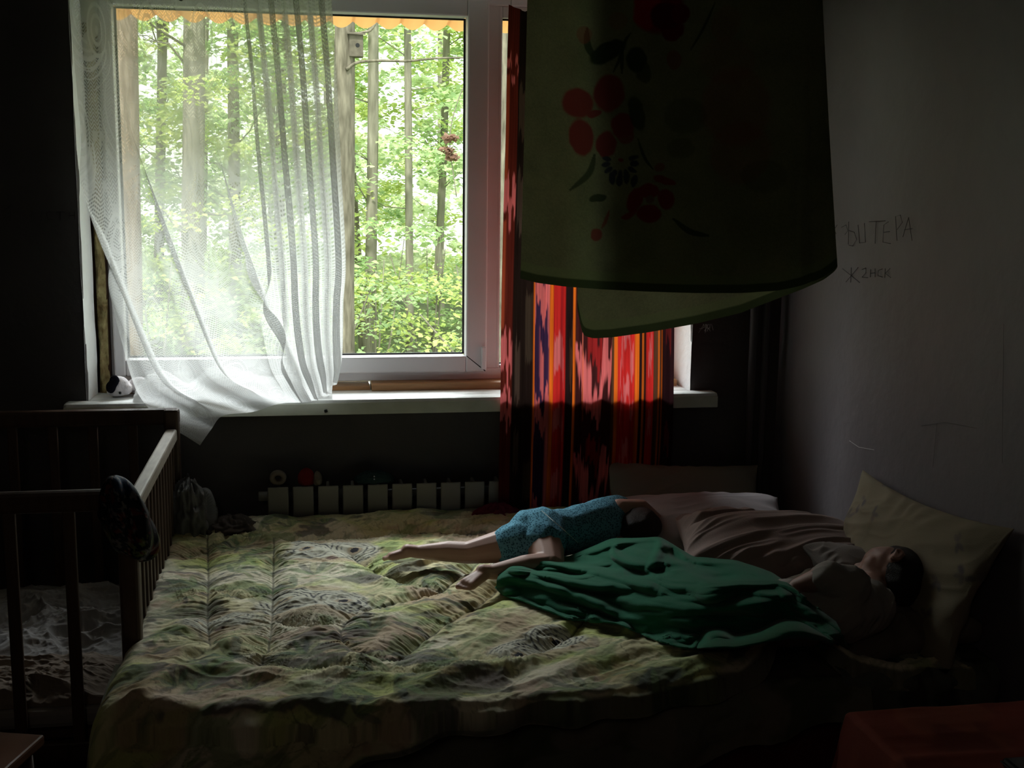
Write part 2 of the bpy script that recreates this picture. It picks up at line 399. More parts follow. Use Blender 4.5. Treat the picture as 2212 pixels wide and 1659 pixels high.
# radiator
rad = empty('radiator', (.2, -.1, .0), 0, 'white sectional radiator with flat front plates under the window sill', 'radiator')
x0 = -.142
for k in range(15):
    xa = x0+.08*k
    s = obj('section', (lambda bm: (box(bm, xa, xa+.066, -.125, -.119, .10, .588), box(bm, xa+.028, xa+.038, -.12, -.045, .10, .585), bm)[-1])(bmesh.new()), MT['rad'], rad, bevel=.003)
bm = bmesh.new(); tube(bm, [(x0+.01, -.085, .55), (x0+1.18, -.085, .55)], .018, 14); tube(bm, [(x0+.01, -.085, .13), (x0+1.18, -.085, .13)], .018, 14); obj('manifold', bm, MT['radgap'], rad, True)
obj('end_plug', tube(bmesh.new(), [(x0-.03, -.085, .55), (x0+.012, -.085, .55)], .016, 12), MT['rad'], rad, True)
bm = bmesh.new(); tube(bm, [(x0+1.18, -.085, .55), (x0+1.40, -.085, .55), (x0+1.60, -.05, .55), (x0+1.66, -.045, .55)], .011, 10); obj('feed_pipe', bm, MT['metal'], rad, True)
for xx in (x0+.2, x0+.9): obj('wall_bracket', B(xx, xx+.02, -.1, -.002, .50, .53), MT['radgap'], rad)

# ------------------------------------------------------------------ lace curtain
def lace_mat():
    m, n, l, out = nt('lace')
    uv = n.new('ShaderNodeUVMap'); sp = n.new('ShaderNodeSeparateXYZ'); l.new(uv.outputs[0], sp.inputs[0])
    def mth(op, a, b=None, c=None):
        x = n.new('ShaderNodeMath'); x.operation = op
        for i, v in enumerate((a, b, c)):
            if v is None: continue
            if isinstance(v, (int, float)): x.inputs[i].default_value = v
            else: l.new(v, x.inputs[i])
        return x.outputs[0]
    u, v = sp.outputs[0], sp.outputs[1]                 # uv in metres of cloth
    # zigzag net: slanted threads whose slant flips every few centimetres, so that they read as chevrons
    tri = mth('PINGPONG', u, .012)
    zz = mth('ADD', v, mth('MULTIPLY', tri, .8))
    net1 = mth('GREATER_THAN', mth('SINE', mth('MULTIPLY', zz, 2*math.pi/.0075)), -.05)
    net2 = mth('GREATER_THAN', mth('SINE', mth('MULTIPLY', u, 2*math.pi/.0040)), .72)
    net = mth('MAXIMUM', net1, net2)
    at = n.new('ShaderNodeVertexColor'); at.layer_name = 'Col'; sc = n.new('ShaderNodeSeparateColor'); l.new(at.outputs[0], sc.inputs[0])
    a_net = mth('MULTIPLY_ADD', net, .34, .30)
    # R = solid motif, G = open hole row, B = overall density
    al = mth('MULTIPLY', a_net, sc.outputs[2])
    al = mth('MAXIMUM', al, mth('MULTIPLY', sc.outputs[0], .70))
    al = mth('MULTIPLY', al, mth('SUBTRACT', 1, sc.outputs[1]))
    al = mth('MINIMUM', al, .97)
    d = n.new('ShaderNodeBsdfDiffuse'); d.inputs[0].default_value = (.80, .80, .80, 1)
    t = n.new('ShaderNodeBsdfTranslucent'); t.inputs[0].default_value = (.86, .86, .86, 1)
    mx = n.new('ShaderNodeMixShader'); mx.inputs[0].default_value = .5; l.new(d.outputs[0], mx.inputs[1]); l.new(t.outputs[0], mx.inputs[2])
    tp = n.new('ShaderNodeBsdfTransparent'); m2 = n.new('ShaderNodeMixShader')
    l.new(al, m2.inputs[0]); l.new(tp.outputs[0], m2.inputs[1]); l.new(mx.outputs[0], m2.inputs[2]); l.new(m2.outputs[0], out.inputs[0])
    return m
MT['lace'] = lace_mat()
def lace_paint(U, V):
    """woven motifs over cloth coordinates in metres: peacock-eye medallions, fronds, rows of drops"""
    R = np.zeros(U.shape); G = np.zeros(U.shape); r2 = np.random.default_rng(3)
    for gx in range(-1, 7):
        for gy in range(0, 8):
            cx = gx*.20+(gy % 2)*.10; cy = gy*.205+.03
            d = np.hypot((U-cx)/.038, (V-cy)/.060)
            R = np.maximum(R, (((d < 1.0) & (d > .84)) | ((d < .60) & (d > .44)) | (d < .15))*.95)
            # fronds curling out of each medallion
            for s in (-1, 1):
                for k in range(4):
                    a0 = .5+.45*k; t = np.linspace(0, 1, 10)
                    rr = .052+.070*t; an = a0+1.3*t*s
                    pts = list(zip(cx+s*rr*np.cos(an)*.95, cy+rr*np.sin(an)*1.05))
                    m = (np.abs(U-cx) < .15) & (np.abs(V-cy) < .15)
                    if not m.any(): continue
                    dd, pr, _ = dist_poly(U[m], V[m], pts); w = .0032*(1-.75*pr)+.0006
                    x = R[m]; x = np.maximum(x, (dd < w)*.92); R[m] = x
            for k in range(5):
                dx, dy = cx+.10, cy-.06+.026*k
                d = np.hypot((U-dx)/.009, (V-dy)/.010); R = np.maximum(R, (np.abs(d-.8) < .22)*.6)
    fl = fbm(U*14, V*11, 3, 66); R = np.maximum(R, sstep(.12, .16, fl)*.80); fl = np.abs(fbm(U*18+3, V*12, 2, 67)); R = np.maximum(R, (1-sstep(.015, .03, fl))*.85)
    den = .95+.25*fbm(U*5, V*3, 2, 61)
    den = den*(.80+.45*sstep(.25, .9, V))
    hem = (U < .022) | (U > 1.0-.02); R = np.maximum(R, hem*.8)
    return np.stack([R, G, np.clip(den, 0, 1.6)], -1)
lace = empty('lace_curtain', (-.15, -.10, 2.4), 0, 'sheer white lace curtain hanging over the left half of the window', 'curtain')
nu, nv = 620, 700
u = np.linspace(0, 1, nu); v = np.linspace(0, 1, nv)
Ledge = [(133, -170), (146, -20), (160, 130), (176, 290), (203, 470), (232, 610), (262, 735), (298, 850), (358, 912), (432, 962)]
Redge = [(703, -170), (714, -20), (727, 160), (737, 360), (747, 560), (742, 650), (740, 715), (739, 760), (736, 795), (728, 822)]
Bot = [(432, 962), (456, 928), (482, 898), (545, 890), (605, 872), (668, 868), (700, 852), (728, 822)]
U, V = np.meshgrid(u, v, indexing='ij')
Le = smooth_poly(Ledge, v)[None]; Re = smooth_poly(Redge, v)[None]; Bo = smooth_poly(Bot, u)[:, None]
To = interp([(133, -170), (703, -170)], u)[:, None]
Uu, Vv = U[..., None], V[..., None]
PX = (1-Uu)*Le+Uu*Re+(1-Vv)*To+Vv*Bo-((1-Uu)*(1-Vv)*np.array([133, -170])+Uu*(1-Vv)*np.array([703, -170])+(1-Uu)*Vv*np.array([432, 962])+Uu*Vv*np.array([728, 822]))
# vertical pleats bunched at the right, doubled over themselves
w = sstep(.58, .70, U)*(1-.45*sstep(.8, 1, V)); ph = 2*math.pi*(U-.60)/.098+.9*fbm(U*0+1, V*2.2, 2, 71)+.35*V
PX[..., 0] += w*12.5*np.sin(2*ph)*(1-sstep(.985, 1, U))
dep = -.098+w*.020*np.sin(ph)
# diagonal sweeping folds from upper left to the gathered corner
wd = sstep(.15, .5, V)*(1-sstep(.62, .78, U))
q = U*1.2-V*.62+.10*fbm(U*2, V*2, 2, 73)
dep = dep+wd*.018*np.sin(2*math.pi*q*3.1)
fold = np.abs(((q*3.1+.25) % 1)-.5)
PX[..., 0] += wd*22*np.sin(2*math.pi*q*6.2)*sstep(.3, .1, fold)*(1-sstep(.85, .97, V))
dep = dep+.008*np.sin(2*math.pi*U*3+1)*(1-w)*(1-.4*V)+.006*fbm(U*6, V*5, 3, 74)
dep = dep-.012*sstep(.78, .97, V)
dep = np.minimum(dep, -.062-.012*sstep(.80, .86, V))
P = aYv(PX[..., 0], PX[..., 1], dep)
cu = U*1.0; cv = V*1.35
LC = lace_paint(cu, cv); LC[..., 2] *= 1+.45*w+.35*wd*sstep(.22, .05, fold)
grid('lace_panel', P, MT['lace'], lace, color=LC, uv=np.stack([cu, cv], -1))
# the surplus lace lying crumpled on the sill
nu, nv = 420, 200
U, V = np.meshgrid(np.linspace(0, 1, nu), np.linspace(0, 1, nv), indexing='ij')
hx = -.555+.625*U; hy = .12-.20*V+.02*fbm(U*4, V*3, 2, 81)
prof = np.sin(math.pi*np.clip(V*1.02, 0, 1))**.6
amp = np.interp(U, [0, .06, .15, .26, .36, .50, .62, .78, .9, 1], [.02, .075, .085, .040, .088, .078, .055, .06, .05, .01])
hz = WZ0+.004+prof*amp*(1+.25*fbm(U*9, V*3, 3, 82))+.014*np.clip(ridged(U*8+V*3, V*4, 3, 83)-.6, -1, 1)*prof
P = np.stack([hx, hy, np.maximum(hz, WZ0+.003)], -1)
cu = U*.9; cv = V*.5+1.2
c = lace_paint(cu, cv); c[..., 2] = 1.0; c[..., 1] = 0; c[..., 0] = np.maximum(c[..., 0]*1.3, 1.15)
grid('crumpled_hem', P, MT['lace'], lace, color=c, uv=np.stack([cu, cv], -1))
cs = obj('curtain_string', tube(bmesh.new(), [(XL, -.10, 2.40), (-.7, -.10, 2.378), (.4, -.10, 2.37), (1.62, -.10, 2.395)], .003, 6), MT['white'], None, True)
tag(cs, 'thin white string strung along the top of the window', 'string')
bm = bmesh.new(); p = aY(388, -4, -.118); pts = [(-.03, 0, .03), (.03, 0, .03), (.022, 0, .006), (.004, 0, -.008), (-.012, 0, -.002)]
tv = [bm.verts.new(p+np.array(a)) for a in pts]; f = bm.faces.new(tv); e = bmesh.ops.extrude_face_region(bm, geom=[f])
bmesh.ops.translate(bm, vec=(0, .012, 0), verts=[x for x in e['geom'] if isinstance(x, bmesh.types.BMVert)])
tag(obj('peg', bm, MT['black'], None, bevel=.002), 'small black peg clipped on the lace curtain at the very top', 'peg')

# ------------------------------------------------------------------ ikat curtain
MT['ikat'] = cloth_mat('ikat_cotton', trans=.42, bump=.1, gain=.78)
def ikat_paint(X, Y):
    """X,Y measured as seen flat: X 0..372 across, Y 0..1090 down; returns colours"""
    st = np.floor(X/3.1)                                                 # bundles of warp threads, each shifted on its own
    j = vnoise(st*.9+.5, st*0+.3, 90)*70+vnoise(np.floor(X/1.5)*.77+.2, st*0+4.3, 91)*34
    y = Y+j
    C = np.zeros(X.shape+(3,)); C[:] = (.020, .010, .008)
    red = [.62, .025, .022]; pink = [.72, .15, .15]; org = [.85, .16, .015]; pur = [.045, .02, .06]; brn = [.10, .04, .02]
    def band(x0, x1, col, m=1, s=1.0):
        nonlocal C
        C = mixc(C, col, sstep(x0-s, x0+s, X)*(1-sstep(x1-s, x1+s, X))*m)
    def seg(yy, *iv):                                                     # 1 inside the listed y intervals
        m = np.zeros(yy.shape)
        for a_, b_ in iv: m = np.maximum(m, sstep(a_-5, a_+5, yy)*(1-sstep(b_-5, b_+5, yy)))
        return m
    P_ = 560.; yp = y % P_                                                # the design repeats down the cloth
    band(-5, 24, [.12, .018, .012]); band(-5, 24, pink, seg(y, (40, 60), (330, 400), (655, 720), (770, 845))); band(-5, 6, [.45, .07, .03], seg(y, (80, 330), (420, 640))*.8)
    band(24, 66, [.018, .010, .008]); band(28, 42, [.10, .06, .045], seg(yp, (90, 210), (300, 420))*.7); band(50, 66, [.07, .045, .03], seg(yp, (20, 150), (420, 520))*.6)
    band(67, 71, org); band(71, 104, pink); dx_ = np.abs(X-87)
    band(71, 104, pur, seg(yp-.0*X, (40, 92))*sstep(3, -1, dx_-14)+seg(yp, (92, 190))*sstep(3, -1, np.abs(dx_-10)-6)+seg(yp, (190, 236))*sstep(3, -1, dx_-10)+seg(yp, (300, 520))*sstep(3, -1, dx_-12))
    band(104, 110, org); band(110, 141, red); band(113, 138, pink, seg(yp, (86, 150), (236, 300), (430, 500))); band(126, 131, [.25, .01, .015], .7)
    band(141, 157, [.02, .01, .01]); band(146, 156, brn, seg(yp, (70, 160))*.8); band(157, 162, org)
    band(162, 240, [.05, .012, .012]); h1 = ((yp-70) % 280); w_ = 38-h1*.20
    band(162, 240, pink, sstep(6, 1, np.abs(np.abs(X-201)-w_)-7)*seg(h1, (20, 190))); band(186, 216, [.40, .02, .02], seg(yp, (60, 130), (330, 400))*.7); band(176, 181, org, seg(yp, (100, 260))*.35)
    band(238, 246, brn); band(246, 250, org); band(250, 289, red); band(254, 287, pink, seg(yp, (100, 160), (220, 260), (400, 450))*sstep(-2, 3, np.abs(X-270)-5)); band(266, 274, pink, seg(yp, (60, 100), (170, 215), (340, 400))); band(289, 295, org)
    band(295, 310, [.02, .01, .01]); band(306, 309, org, .8); band(312, 330, red); band(315, 327, pink, seg(yp, (80, 130), (230, 290), (430, 480))); band(330, 345, brn); band(336, 339, org, .8); band(346, 349, org, .6)
    band(350, 380, [.030, .010, .012]); band(354, 366, [.20, .02, .02], seg(yp, (30, 110), (300, 380))*.7)
    C *= (1+.5*vnoise(X/1.3, Y/90, 95))[..., None]
    return C
ik = empty('ikat_curtain', (1.0, -.1, 2.36), 0, 'red and black ikat patterned curtain hanging over the right half of the window', 'curtain')
nu, nv = 420, 520
U, V = np.meshgrid(np.linspace(0, 1, nu), np.linspace(0, 1, nv), indexing='ij')
Ly = smooth_poly([(1099, -130), (1095, 60), (1092, 250), (1087, 450), (1083, 650), (1081, 850), (1078, 980), (1076, 1110)], V)
Ry = smooth_poly([(1462, -130), (1460, 60), (1459, 250), (1458, 450), (1457, 650), (1455, 850), (1450, 980), (1440, 1110)], V)
PX = Ly*(1-U[..., None])+Ry*U[..., None]
# top edge sags between its pegs
sag = (1-V)**3*(np.interp(U, [0, .1, .25, .5, .75, 1], [140, 155, 120, 150, 120, 130]))
PX[..., 1] += sag
ph = U*2*math.pi*9+1.4*fbm(U*3, V*1.2, 2, 101)
amp = .010+.006*vnoise(U*8, V*2, 103)
PX[..., 0] += 3.2*np.sin(2*ph)*np.sin(math.pi*U)**.3
dep = -.080+.8*amp*np.sin(ph)*(1-.85*np.exp(-((V-.79)/.07)**2))+.004*np.sin(ph*.37+2)+.004*fbm(U*10, V*4, 2, 104)
dep = np.where(V > .55, np.minimum(dep, -.0675), dep); dep = dep-.068*sstep(.83, .925, V)
P = aYv(PX[..., 0], PX[..., 1], dep); P[..., 2] = np.maximum(P[..., 2], .46)
grid('curtain_panel', P, MT['ikat'], ik, color=ikat_paint(U*372, V*1240-130))
for uu in (0.01, .33, .66, .99):
    p = P[int(uu*(nu-1)), 0]; obj('hanging_loop', tube(bmesh.new(), [p, (p[0], -.10, 2.375)], .0018, 6), MT['white'], ik)

# ------------------------------------------------------------------ big green towel on a clothes line
MT['towel'] = cloth_mat('green_towelling', trans=.45, bump=.5, bscale=350, gain=.95)
def towel_paint(X, Y, back):
    """X,Y in the photograph's proportions (front face spans X 1122..1812, Y 0..632)"""
    C = np.zeros(X.shape+(3,)); C[:] = (.20, .215, .125)
    C *= (1+.22*fbm(X/60, Y/60, 3, 110)+.25*vnoise(X/2.2, Y/2.2, 112))[..., None]
    if not back:
        rd = [.22, .045, .04]; rd2 = [.20, .025, .022]; gr = [.035, .055, .028]; nv_ = [.045, .055, .07]; pk = [.26, .07, .05]
        def E(cx, cy, rx, ry, a, c, m=1):
            nonlocal C
            C = mixc(C, c, ell(X+4*vnoise(X/14, Y/14, 113), Y+4*vnoise(X/14, Y/14, 114), cx, cy, rx, ry, a)*m)
        def Sx(pts, w, c, m=.9):
            nonlocal C
            d, pr, _ = dist_poly(X, Y, [tuple(p) for p in smooth_poly(pts, np.linspace(0, 1, 14))])
            C = mixc(C, c, (1-sstep(w*.8, w*1.15, d/(np.sin(math.pi*np.clip(pr, .06, .94))**.6)))*m)
        # dark rose at the top
        E(1425, 10, 50, 62, 20, [.20, .004, .010]); E(1398, 20, 30, 45, 10, [.36, .012, .020]); E(1452, 62, 26, 26, 40, [.13, .002, .008]); E(1440, 35, 36, 30, 0, [.09, .001, .006]); E(1470, 30, 20, 22, 0, [.13, .002, .008])
        Sx([(1362, 72), (1350, 90), (1338, 128), (1325, 155)], 4, gr); E(1312, 112, 42, 20, -28, gr); Sx([(1268, 62), (1270, 100), (1290, 132)], 8, gr); Sx([(1345, 100), (1343, 158)], 4, gr)
        E(1375, 128, 22, 28, 0, gr); E(1390, 155, 16, 26, -10, gr, .7); E(1457, 130, 16, 22, 0, rd2, .5); Sx([(1545, 5), (1520, 60), (1492, 108)], 3, gr); E(1568, 50, 30, 40, 20, pk, .25); E(1262, 75, 16, 20, 0, pk, .5); E(1335, 45, 20, 20, 0, pk, .3)
        # big pink-red five petal flower
        E(1248, 222, 34, 32, 30, rd); E(1316, 202, 34, 40, 10, rd); E(1256, 296, 26, 40, -10, rd); E(1310, 312, 22, 28, 8, rd); E(1345, 270, 26, 26, 0, rd); E(1283, 246, 16, 9, -15, rd); E(1352, 292, 18, 18, 0, rd, .8)
        E(1376, 246, 17, 38, -14, gr, .8); Sx([(1284, 335), (1272, 375), (1232, 410)], 7, gr, .8); Sx([(1378, 300), (1392, 340), (1410, 365)], 3.5, gr)
        for k in range(9):
            an = math.radians(200-28*k); E(1340+28*math.cos(an)*1.1, 352+26*math.sin(an), 11, 5.5, math.degrees(an), nv_)
        E(1340, 345, 6, 4, 0, rd)
        for k in range(4): E(1322+16*k, 385+(k % 2)*6, 7, 13, 6*k-8, nv_)
        # lower flower
        E(1402, 412, 22, 16, 0, rd2); E(1372, 432, 16, 28, 20, rd2); E(1438, 430, 18, 22, -20, rd2); E(1402, 462, 26, 20, 0, rd2); E(1436, 390, 24, 8, 15, rd2, .9); E(1425, 362, 12, 10, 0, rd2, .6); Sx([(1374, 455), (1356, 467), (1344, 470)], 7, rd2)
        E(1403, 430, 9, 9, 0, [.16, .10, .07]); Sx([(1455, 473), (1490, 500), (1530, 509)], 6.5, gr)
        Sx([(1316, 455), (1308, 478), (1300, 492)], 4, rd2, .7); E(1292, 428, 20, 8, -10, gr, .9); E(1288, 506, 13, 14, 30, rd, .9)
        # faint show-through on the right
        E(1590, 230, 75, 85, 0, pk, .35); E(1600, 330, 65, 70, 30, pk, .3); E(1480, 250, 45, 40, 0, gr, .35); E(1470, 320, 30, 22, 0, gr, .35); E(1650, 380, 50, 35, 0, gr, .3); E(1570, 130, 60, 50, 0, pk, .2)
    return C
tw = empty('hanging_towel', (1.0, -1.2, 2.38), 0, 'large green towel printed with red flowers hanging from a line above the bed', 'towel')
TY = -1.2
nu, nv = 640, 460
U, V = np.meshgrid(np.linspace(0, 1, nu), np.linspace(0, 1, nv), indexing='ij')
# hem line in the picture: front from left to right, then the fold, then back to the left behind
hemx = np.array([1122, 1160, 1220, 1300, 1400, 1500, 1600, 1680, 1735, 1775, 1800, 1813, 1806, 1780, 1735, 1680, 1600, 1500, 1400, 1320, 1280, 1258, 1246])
hemy = np.array([601, 611, 619, 625, 630, 633, 633, 628, 617, 600, 583, 570, 584, 604, 624, 645, 676, 700, 718, 729, 731, 724, 660])
topx = np.array([1141, 1175, 1235, 1310, 1405, 1500, 1600, 1670, 1715, 1745, 1765, 1770, 1766, 1745, 1715, 1670, 1600, 1500, 1400, 1320, 1285, 1262, 1250])
hy = np.array([0, -.01, -.015, -.01, -.005, 0, .0, -.008, -.016, -.010, 0, .02, .035, .045, .050, .055, .06, .065, .07, .07, .07, .07, .07])
s = np.concatenate([[0], np.cumsum(np.hypot(np.diff(hemx), np.diff(hemy)*.3))]); s /= s[-1]
us = U
f = lambda a: np.interp(us, s, a)
def sm(a):                                                # soften the piecewise path
    uu = np.linspace(0, 1, nu); b = np.interp(uu, s, a); k = np.hanning(15); k /= k.sum()
    return np.convolve(np.pad(b, 7, mode='edge'), k, 'valid')[:, None]*np.ones(nv)
HX, HY_, TX, HD = sm(hemx), sm(hemy), sm(topx), sm(hy)
y0 = -230.
g = V**1.25
PXx = TX*(1-g)+HX*g; PXy = y0+(HY_-y0)*V
isback = us > .5
sc = np.interp(us, s, np.linspace(0, 1, len(s)))
dep = TY+HD*(.45+.55*V)+.010*np.sin(us*2*math.pi*5+V*2)*V+.012*fbm(us*7, V*2.5, 3, 121)
# soft vertical drape near the right fold
rf = np.exp(-((HX-1745)/28.)**2)*(us < .5)*sstep(.35, .7, V); dep = dep-.028*rf; PXx = PXx-9*rf*np.sin(V*9)
P = aYv(PXx, PXy, dep)
C = towel_paint(PXx, PXy, False); Cb = towel_paint(PXx, PXy, True)
bk = (sstep(.475, .50, us))[..., None]; C = C*(1-bk)+Cb*bk
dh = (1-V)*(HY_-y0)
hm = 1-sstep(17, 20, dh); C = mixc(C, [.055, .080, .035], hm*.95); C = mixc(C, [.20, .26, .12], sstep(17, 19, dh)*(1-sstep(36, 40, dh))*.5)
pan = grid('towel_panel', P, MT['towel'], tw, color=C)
bm = bmesh.new(); p = aY(1528, 700, TY+.055)
for k in range(16):
    a = random.uniform(-.9, .9); q = p+np.array([random.uniform(-.012, .012), 0, 0]); tube(bm, [q, q+np.array([a*.008, -.002, -.008]), q+np.array([a*.016+random.uniform(-.006, .006), 0, -random.uniform(.010, .024)])], .0004, 4)
obj('frayed_thread', bm, MT['white'], tw)
top = P[:, 0]; zt = float(top[:, 2].mean())
cl = obj('clothes_line', tube(bmesh.new(), [(XL, TY+.03, zt+.02), (-.5, TY+.03, zt+.008), (1.0, TY+.03, zt+.0), (XR, TY+.03, zt+.01)], .004, 8), MT['white'], None, True)
tag(cl, 'clothes line strung across the room that holds the green towel', 'line')

# ------------------------------------------------------------------ bed base, mattress
bed = empty('bed', (.45, -.8, 0), 0, 'low double bed with a dark red upholstered base below the window', 'bed')
BX0, BX1, BYF, BYB = -.405, 1.255, -1.42, -.14
obj('base', B(BX0, BX1, BYF, BYB, .05, .37), MT['base'], bed, bevel=.02)
obj('mattress', B(BX0+.01, 1.60, BYF+.03, BYB, .372, .435), mat('mattress_ticking', (.25, .24, .2), .9), bed, bevel=.02)
for x in (BX0+.06, BX1-.06):
    for y in (BYF+.06, BYB-.06): obj('leg', tube(bmesh.new(), [(x, y, 0), (x, y, .052)], .025, 12), MT['black'], bed)
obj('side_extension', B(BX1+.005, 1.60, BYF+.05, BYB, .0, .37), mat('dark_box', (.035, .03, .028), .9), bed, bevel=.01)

ZQ = .452
def bedpt(px, py, z=ZQ+.02): p = aZ(px, py, z); return (p[0], p[1])
def hull_drape(S_, Ltop, R, drop):
    """profile of cloth that lies flat for Ltop, rolls over an edge of radius R and hangs: returns (run, fall)"""
    t = np.clip((S_-Ltop)/R, 0, math.pi/2); rest = np.maximum(S_-Ltop-R*math.pi/2, 0)
    run = np.minimum(S_, Ltop)+R*np.sin(t); fall = R*(1-np.cos(t))+rest
    return run, fall

# quilt ----------------------------------------------------------------
MT['quilt'] = cloth_mat('printed_quilt', bump=.2, bscale=400, sheen=.1)
seams = [[(592, 1165), (590, 1240), (588, 1330), (580, 1400), (560, 1440)],
         [(448, 1150), (450, 1240), (448, 1330), (455, 1400)],
         [(1035, 1200), (1000, 1240), (950, 1272), (880, 1288), (800, 1312), (748, 1338), (735, 1365), (742, 1392), (770, 1408), (815, 1416), (860, 1410), (895, 1385), (935, 1355), (1000, 1318), (1080, 1262)],
         [(1340, 1305), (1260, 1345), (1190, 1392), (1130, 1430), (1010, 1440), (920, 1452), (840, 1450)],
         [(590, 1275), (520, 1290), (450, 1280), (380, 1290)],
         [(745, 1340), (690, 1352), (620, 1345), (588, 1335)],
         [(590, 1440), (660, 1450), (745, 1446), (840, 1452)],
         [(395, 1200), (500, 1160), (620, 1168), (760, 1160), (900, 1150), (1050, 1155)],
         [(760, 1195), (830, 1240), (880, 1255), (950, 1270)]]
seamsW = [[bedpt(*p) for p in s_] for s_ in seams]
folds = [  # (polyline px, width m, amplitude m)
    ([(460, 1190), (520, 1165), (590, 1175), (610, 1210)], .030, .022),
    ([(430, 1440), (520, 1395), (600, 1375)], .028, .020), ([(380, 1380), (440, 1345), (540, 1350)], .030, .015),
    ([(320, 1470), (400, 1420), (470, 1405), (560, 1420)], .035, .022), ([(300, 1520), (380, 1470), (500, 1455), (600, 1480)], .040, .022),
    ([(560, 1470), (680, 1465), (800, 1470), (880, 1490)], .035, .020), ([(900, 1510), (1000, 1470), (1120, 1450), (1250, 1420)], .040, .028),
    ([(1060, 1420), (1180, 1365), (1300, 1340)], .030, .015), ([(1150, 1500), (1300, 1445), (1450, 1420), (1560, 1425)], .045, .030),
    ([(1300, 1490), (1450, 1455), (1600, 1430), (1690, 1400)], .040, .025), ([(1400, 1390), (1500, 1420), (1600, 1415)], .030, .018),
    ([(760, 1330), (830, 1350), (870, 1400)], .03, .010), ([(620, 1230), (700, 1225), (800, 1250), (900, 1260)], .04, .012), ([(640, 1400), (720, 1375), (760, 1440)], .035, .014),
    ([(1230, 1330), (1290, 1345), (1380, 1370)], .025, .016)]
foldsW = [([bedpt(*p) for p in smooth_poly(a, np.linspace(0, 1, 10))], w_, h_) for a, w_, h_ in folds]
def quilt_height(X, Y, fine=True):
    h = np.full(X.shape, .0)
    d = np.full(X.shape, 9.); sd = np.zeros(X.shape)
    for s_ in seamsW:
        dd, pr, _ = dist_poly(X, Y, s_); m = dd < d; d = np.where(m, dd, d); sd = np.where(m, pr*37+len(s_), sd)
    puff = 1-np.exp(-d/.035)
    h += .026*puff
    # puckers running away from each seam
    if fine:
        h += .0060*np.exp(-d/.06)*(1-np.exp(-d/.006))*fbm(sd*6.5, d*7+sd*.1, 3, 131)*1.6
        wx = X+.05*fbm(X*4, Y*4, 2, 135); wy = Y+.05*fbm(X*4+9, Y*4, 2, 136)
        h += .0055*np.clip(ridged((wx*.8+wy*.6)*5, (wy*.8-wx*.6)*11, 2, 132)-.4, -1.2, 1.2)*(.35+.65*sstep(-.4, .4, fbm(X*3, Y*3, 2, 137)))
        h += .0030*fbm(X*45, Y*60, 3, 133)
    if fine:
        for (qa, qf, qg, qs, am) in ((.42, 3.2, 15, 166, .0075), (-.25, 4, 20, 167, .0045), (1.1, 4, 17, 168, .0035)):
            a_, b_ = wx*math.cos(qa)+wy*math.sin(qa), -wx*math.sin(qa)+wy*math.cos(qa)
            rg = 1-np.abs(vnoise(a_*qf, b_*qg+.6*fbm(a_*5, b_*5, 2, qs+9), qs))*4.2
            h += am*np.clip(rg, -.2, 1)**1*sstep(-.25, .25, fbm(X*4+qs, Y*4, 2, qs+4))
    h += .018*fbm(X*4.2, Y*5, 3, 134)
    for a, w_, hh in foldsW:
        dd, pr, side = dist_poly(X, Y, a)
        ww = np.where(side > 0, w_*1.25, w_*.7)
        h += hh*np.exp(-(dd/ww)**2)*np.sin(math.pi*np.clip(pr, .03, .97))**.6
    return h
qNear = [(-.62, -1.53)]+[(float(aZ(a_, b_, .46)[0]), float(aZ(a_, b_, .46)[1])) for a_, b_ in ((300, 1548), (500, 1556), (640, 1558), (830, 1556), (1000, 1550), (1200, 1532), (1340, 1512), (1474, 1492), (1593, 1465), (1670, 1425), (1722, 1398), (1765, 1412), (1840, 1446), (1930, 1440), (2020, 1434))]+[(1.8, -1.5)]
def yfront(x): p = np.array(qNear); return np.interp(x, p[:, 0], p[:, 1])
nu, nv = 760, 620
U, V = np.meshgrid(np.linspace(0, 1, nu), np.linspace(0, 1, nv), indexing='ij')
drL = .16; Sx_ = -.60+U*(1.53+.60)                                   # cloth coordinate across
run, fall = hull_drape(-Sx_, .40, .05, 0); run = np.minimum(run, .46); X = np.where(Sx_ < 0, -run, Sx_); fallx = np.where(Sx_ < 0, fall, 0)
X = np.where(Sx_ < -.40, X-.015*np.sin(V*9)*sstep(.40, .55, -Sx_), X)
YF = yfront(X)-.02*fbm(X*5, X*0, 3, 141)
dropF = np.interp(X, [-.5, -.35, -.1, .1, .25, .7, 1.0, 1.16, 1.53], [.30, .27, .13, .05, .012, .006, .006, .006, .006])
Lt = (-.135-YF); R = np.interp(X, [-.5, .05, .3, 1.6], [.045, .04, .016, .014])
tot = Lt-R+R*math.pi/2+dropF
S_ = V*tot
run, fall = hull_drape(S_, Lt-R, R, 0)
Y = -.135-run
lobe = np.exp(-((X-float(aZ(1728, 1400, .5)[0]))/.075)**2)*sstep(-1.0, -1.28, Y)*.105                      # quilt rucked up beside the boy
sag = np.interp(X, [-.5, 1.1, 1.25, 1.6], [0, 0, -.02, -.035])*sstep(-1.1, -1.3, Y)
hh = quilt_height(X, Y)
near = sstep(Lt-.25, Lt, S_)
hh = hh*(1-.3*sstep(Lt, Lt+.1, S_))+.010*np.exp(-((S_-(Lt-.02))/.04)**2)*(1+.9*fbm(X*9, X*0+3, 2, 145))
Z = ZQ+hh*np.where(fall > R*.9, 0, 1)+lobe+sag-fall-fallx
push = sstep(R*.3, R*1.2, fall)
Y = Y-push*(.010+.35*hh+.022*fbm(X*7, S_*3, 3, 143)+.012*np.sin(X*38+2*fbm(X*3, S_*2, 2, 144)))
pl = sstep(.03, .08, fallx); X = X-pl*(.4*hh-.01)
Z += .016*(1-sstep(0, .25, S_))
Z = np.maximum(Z, .17)
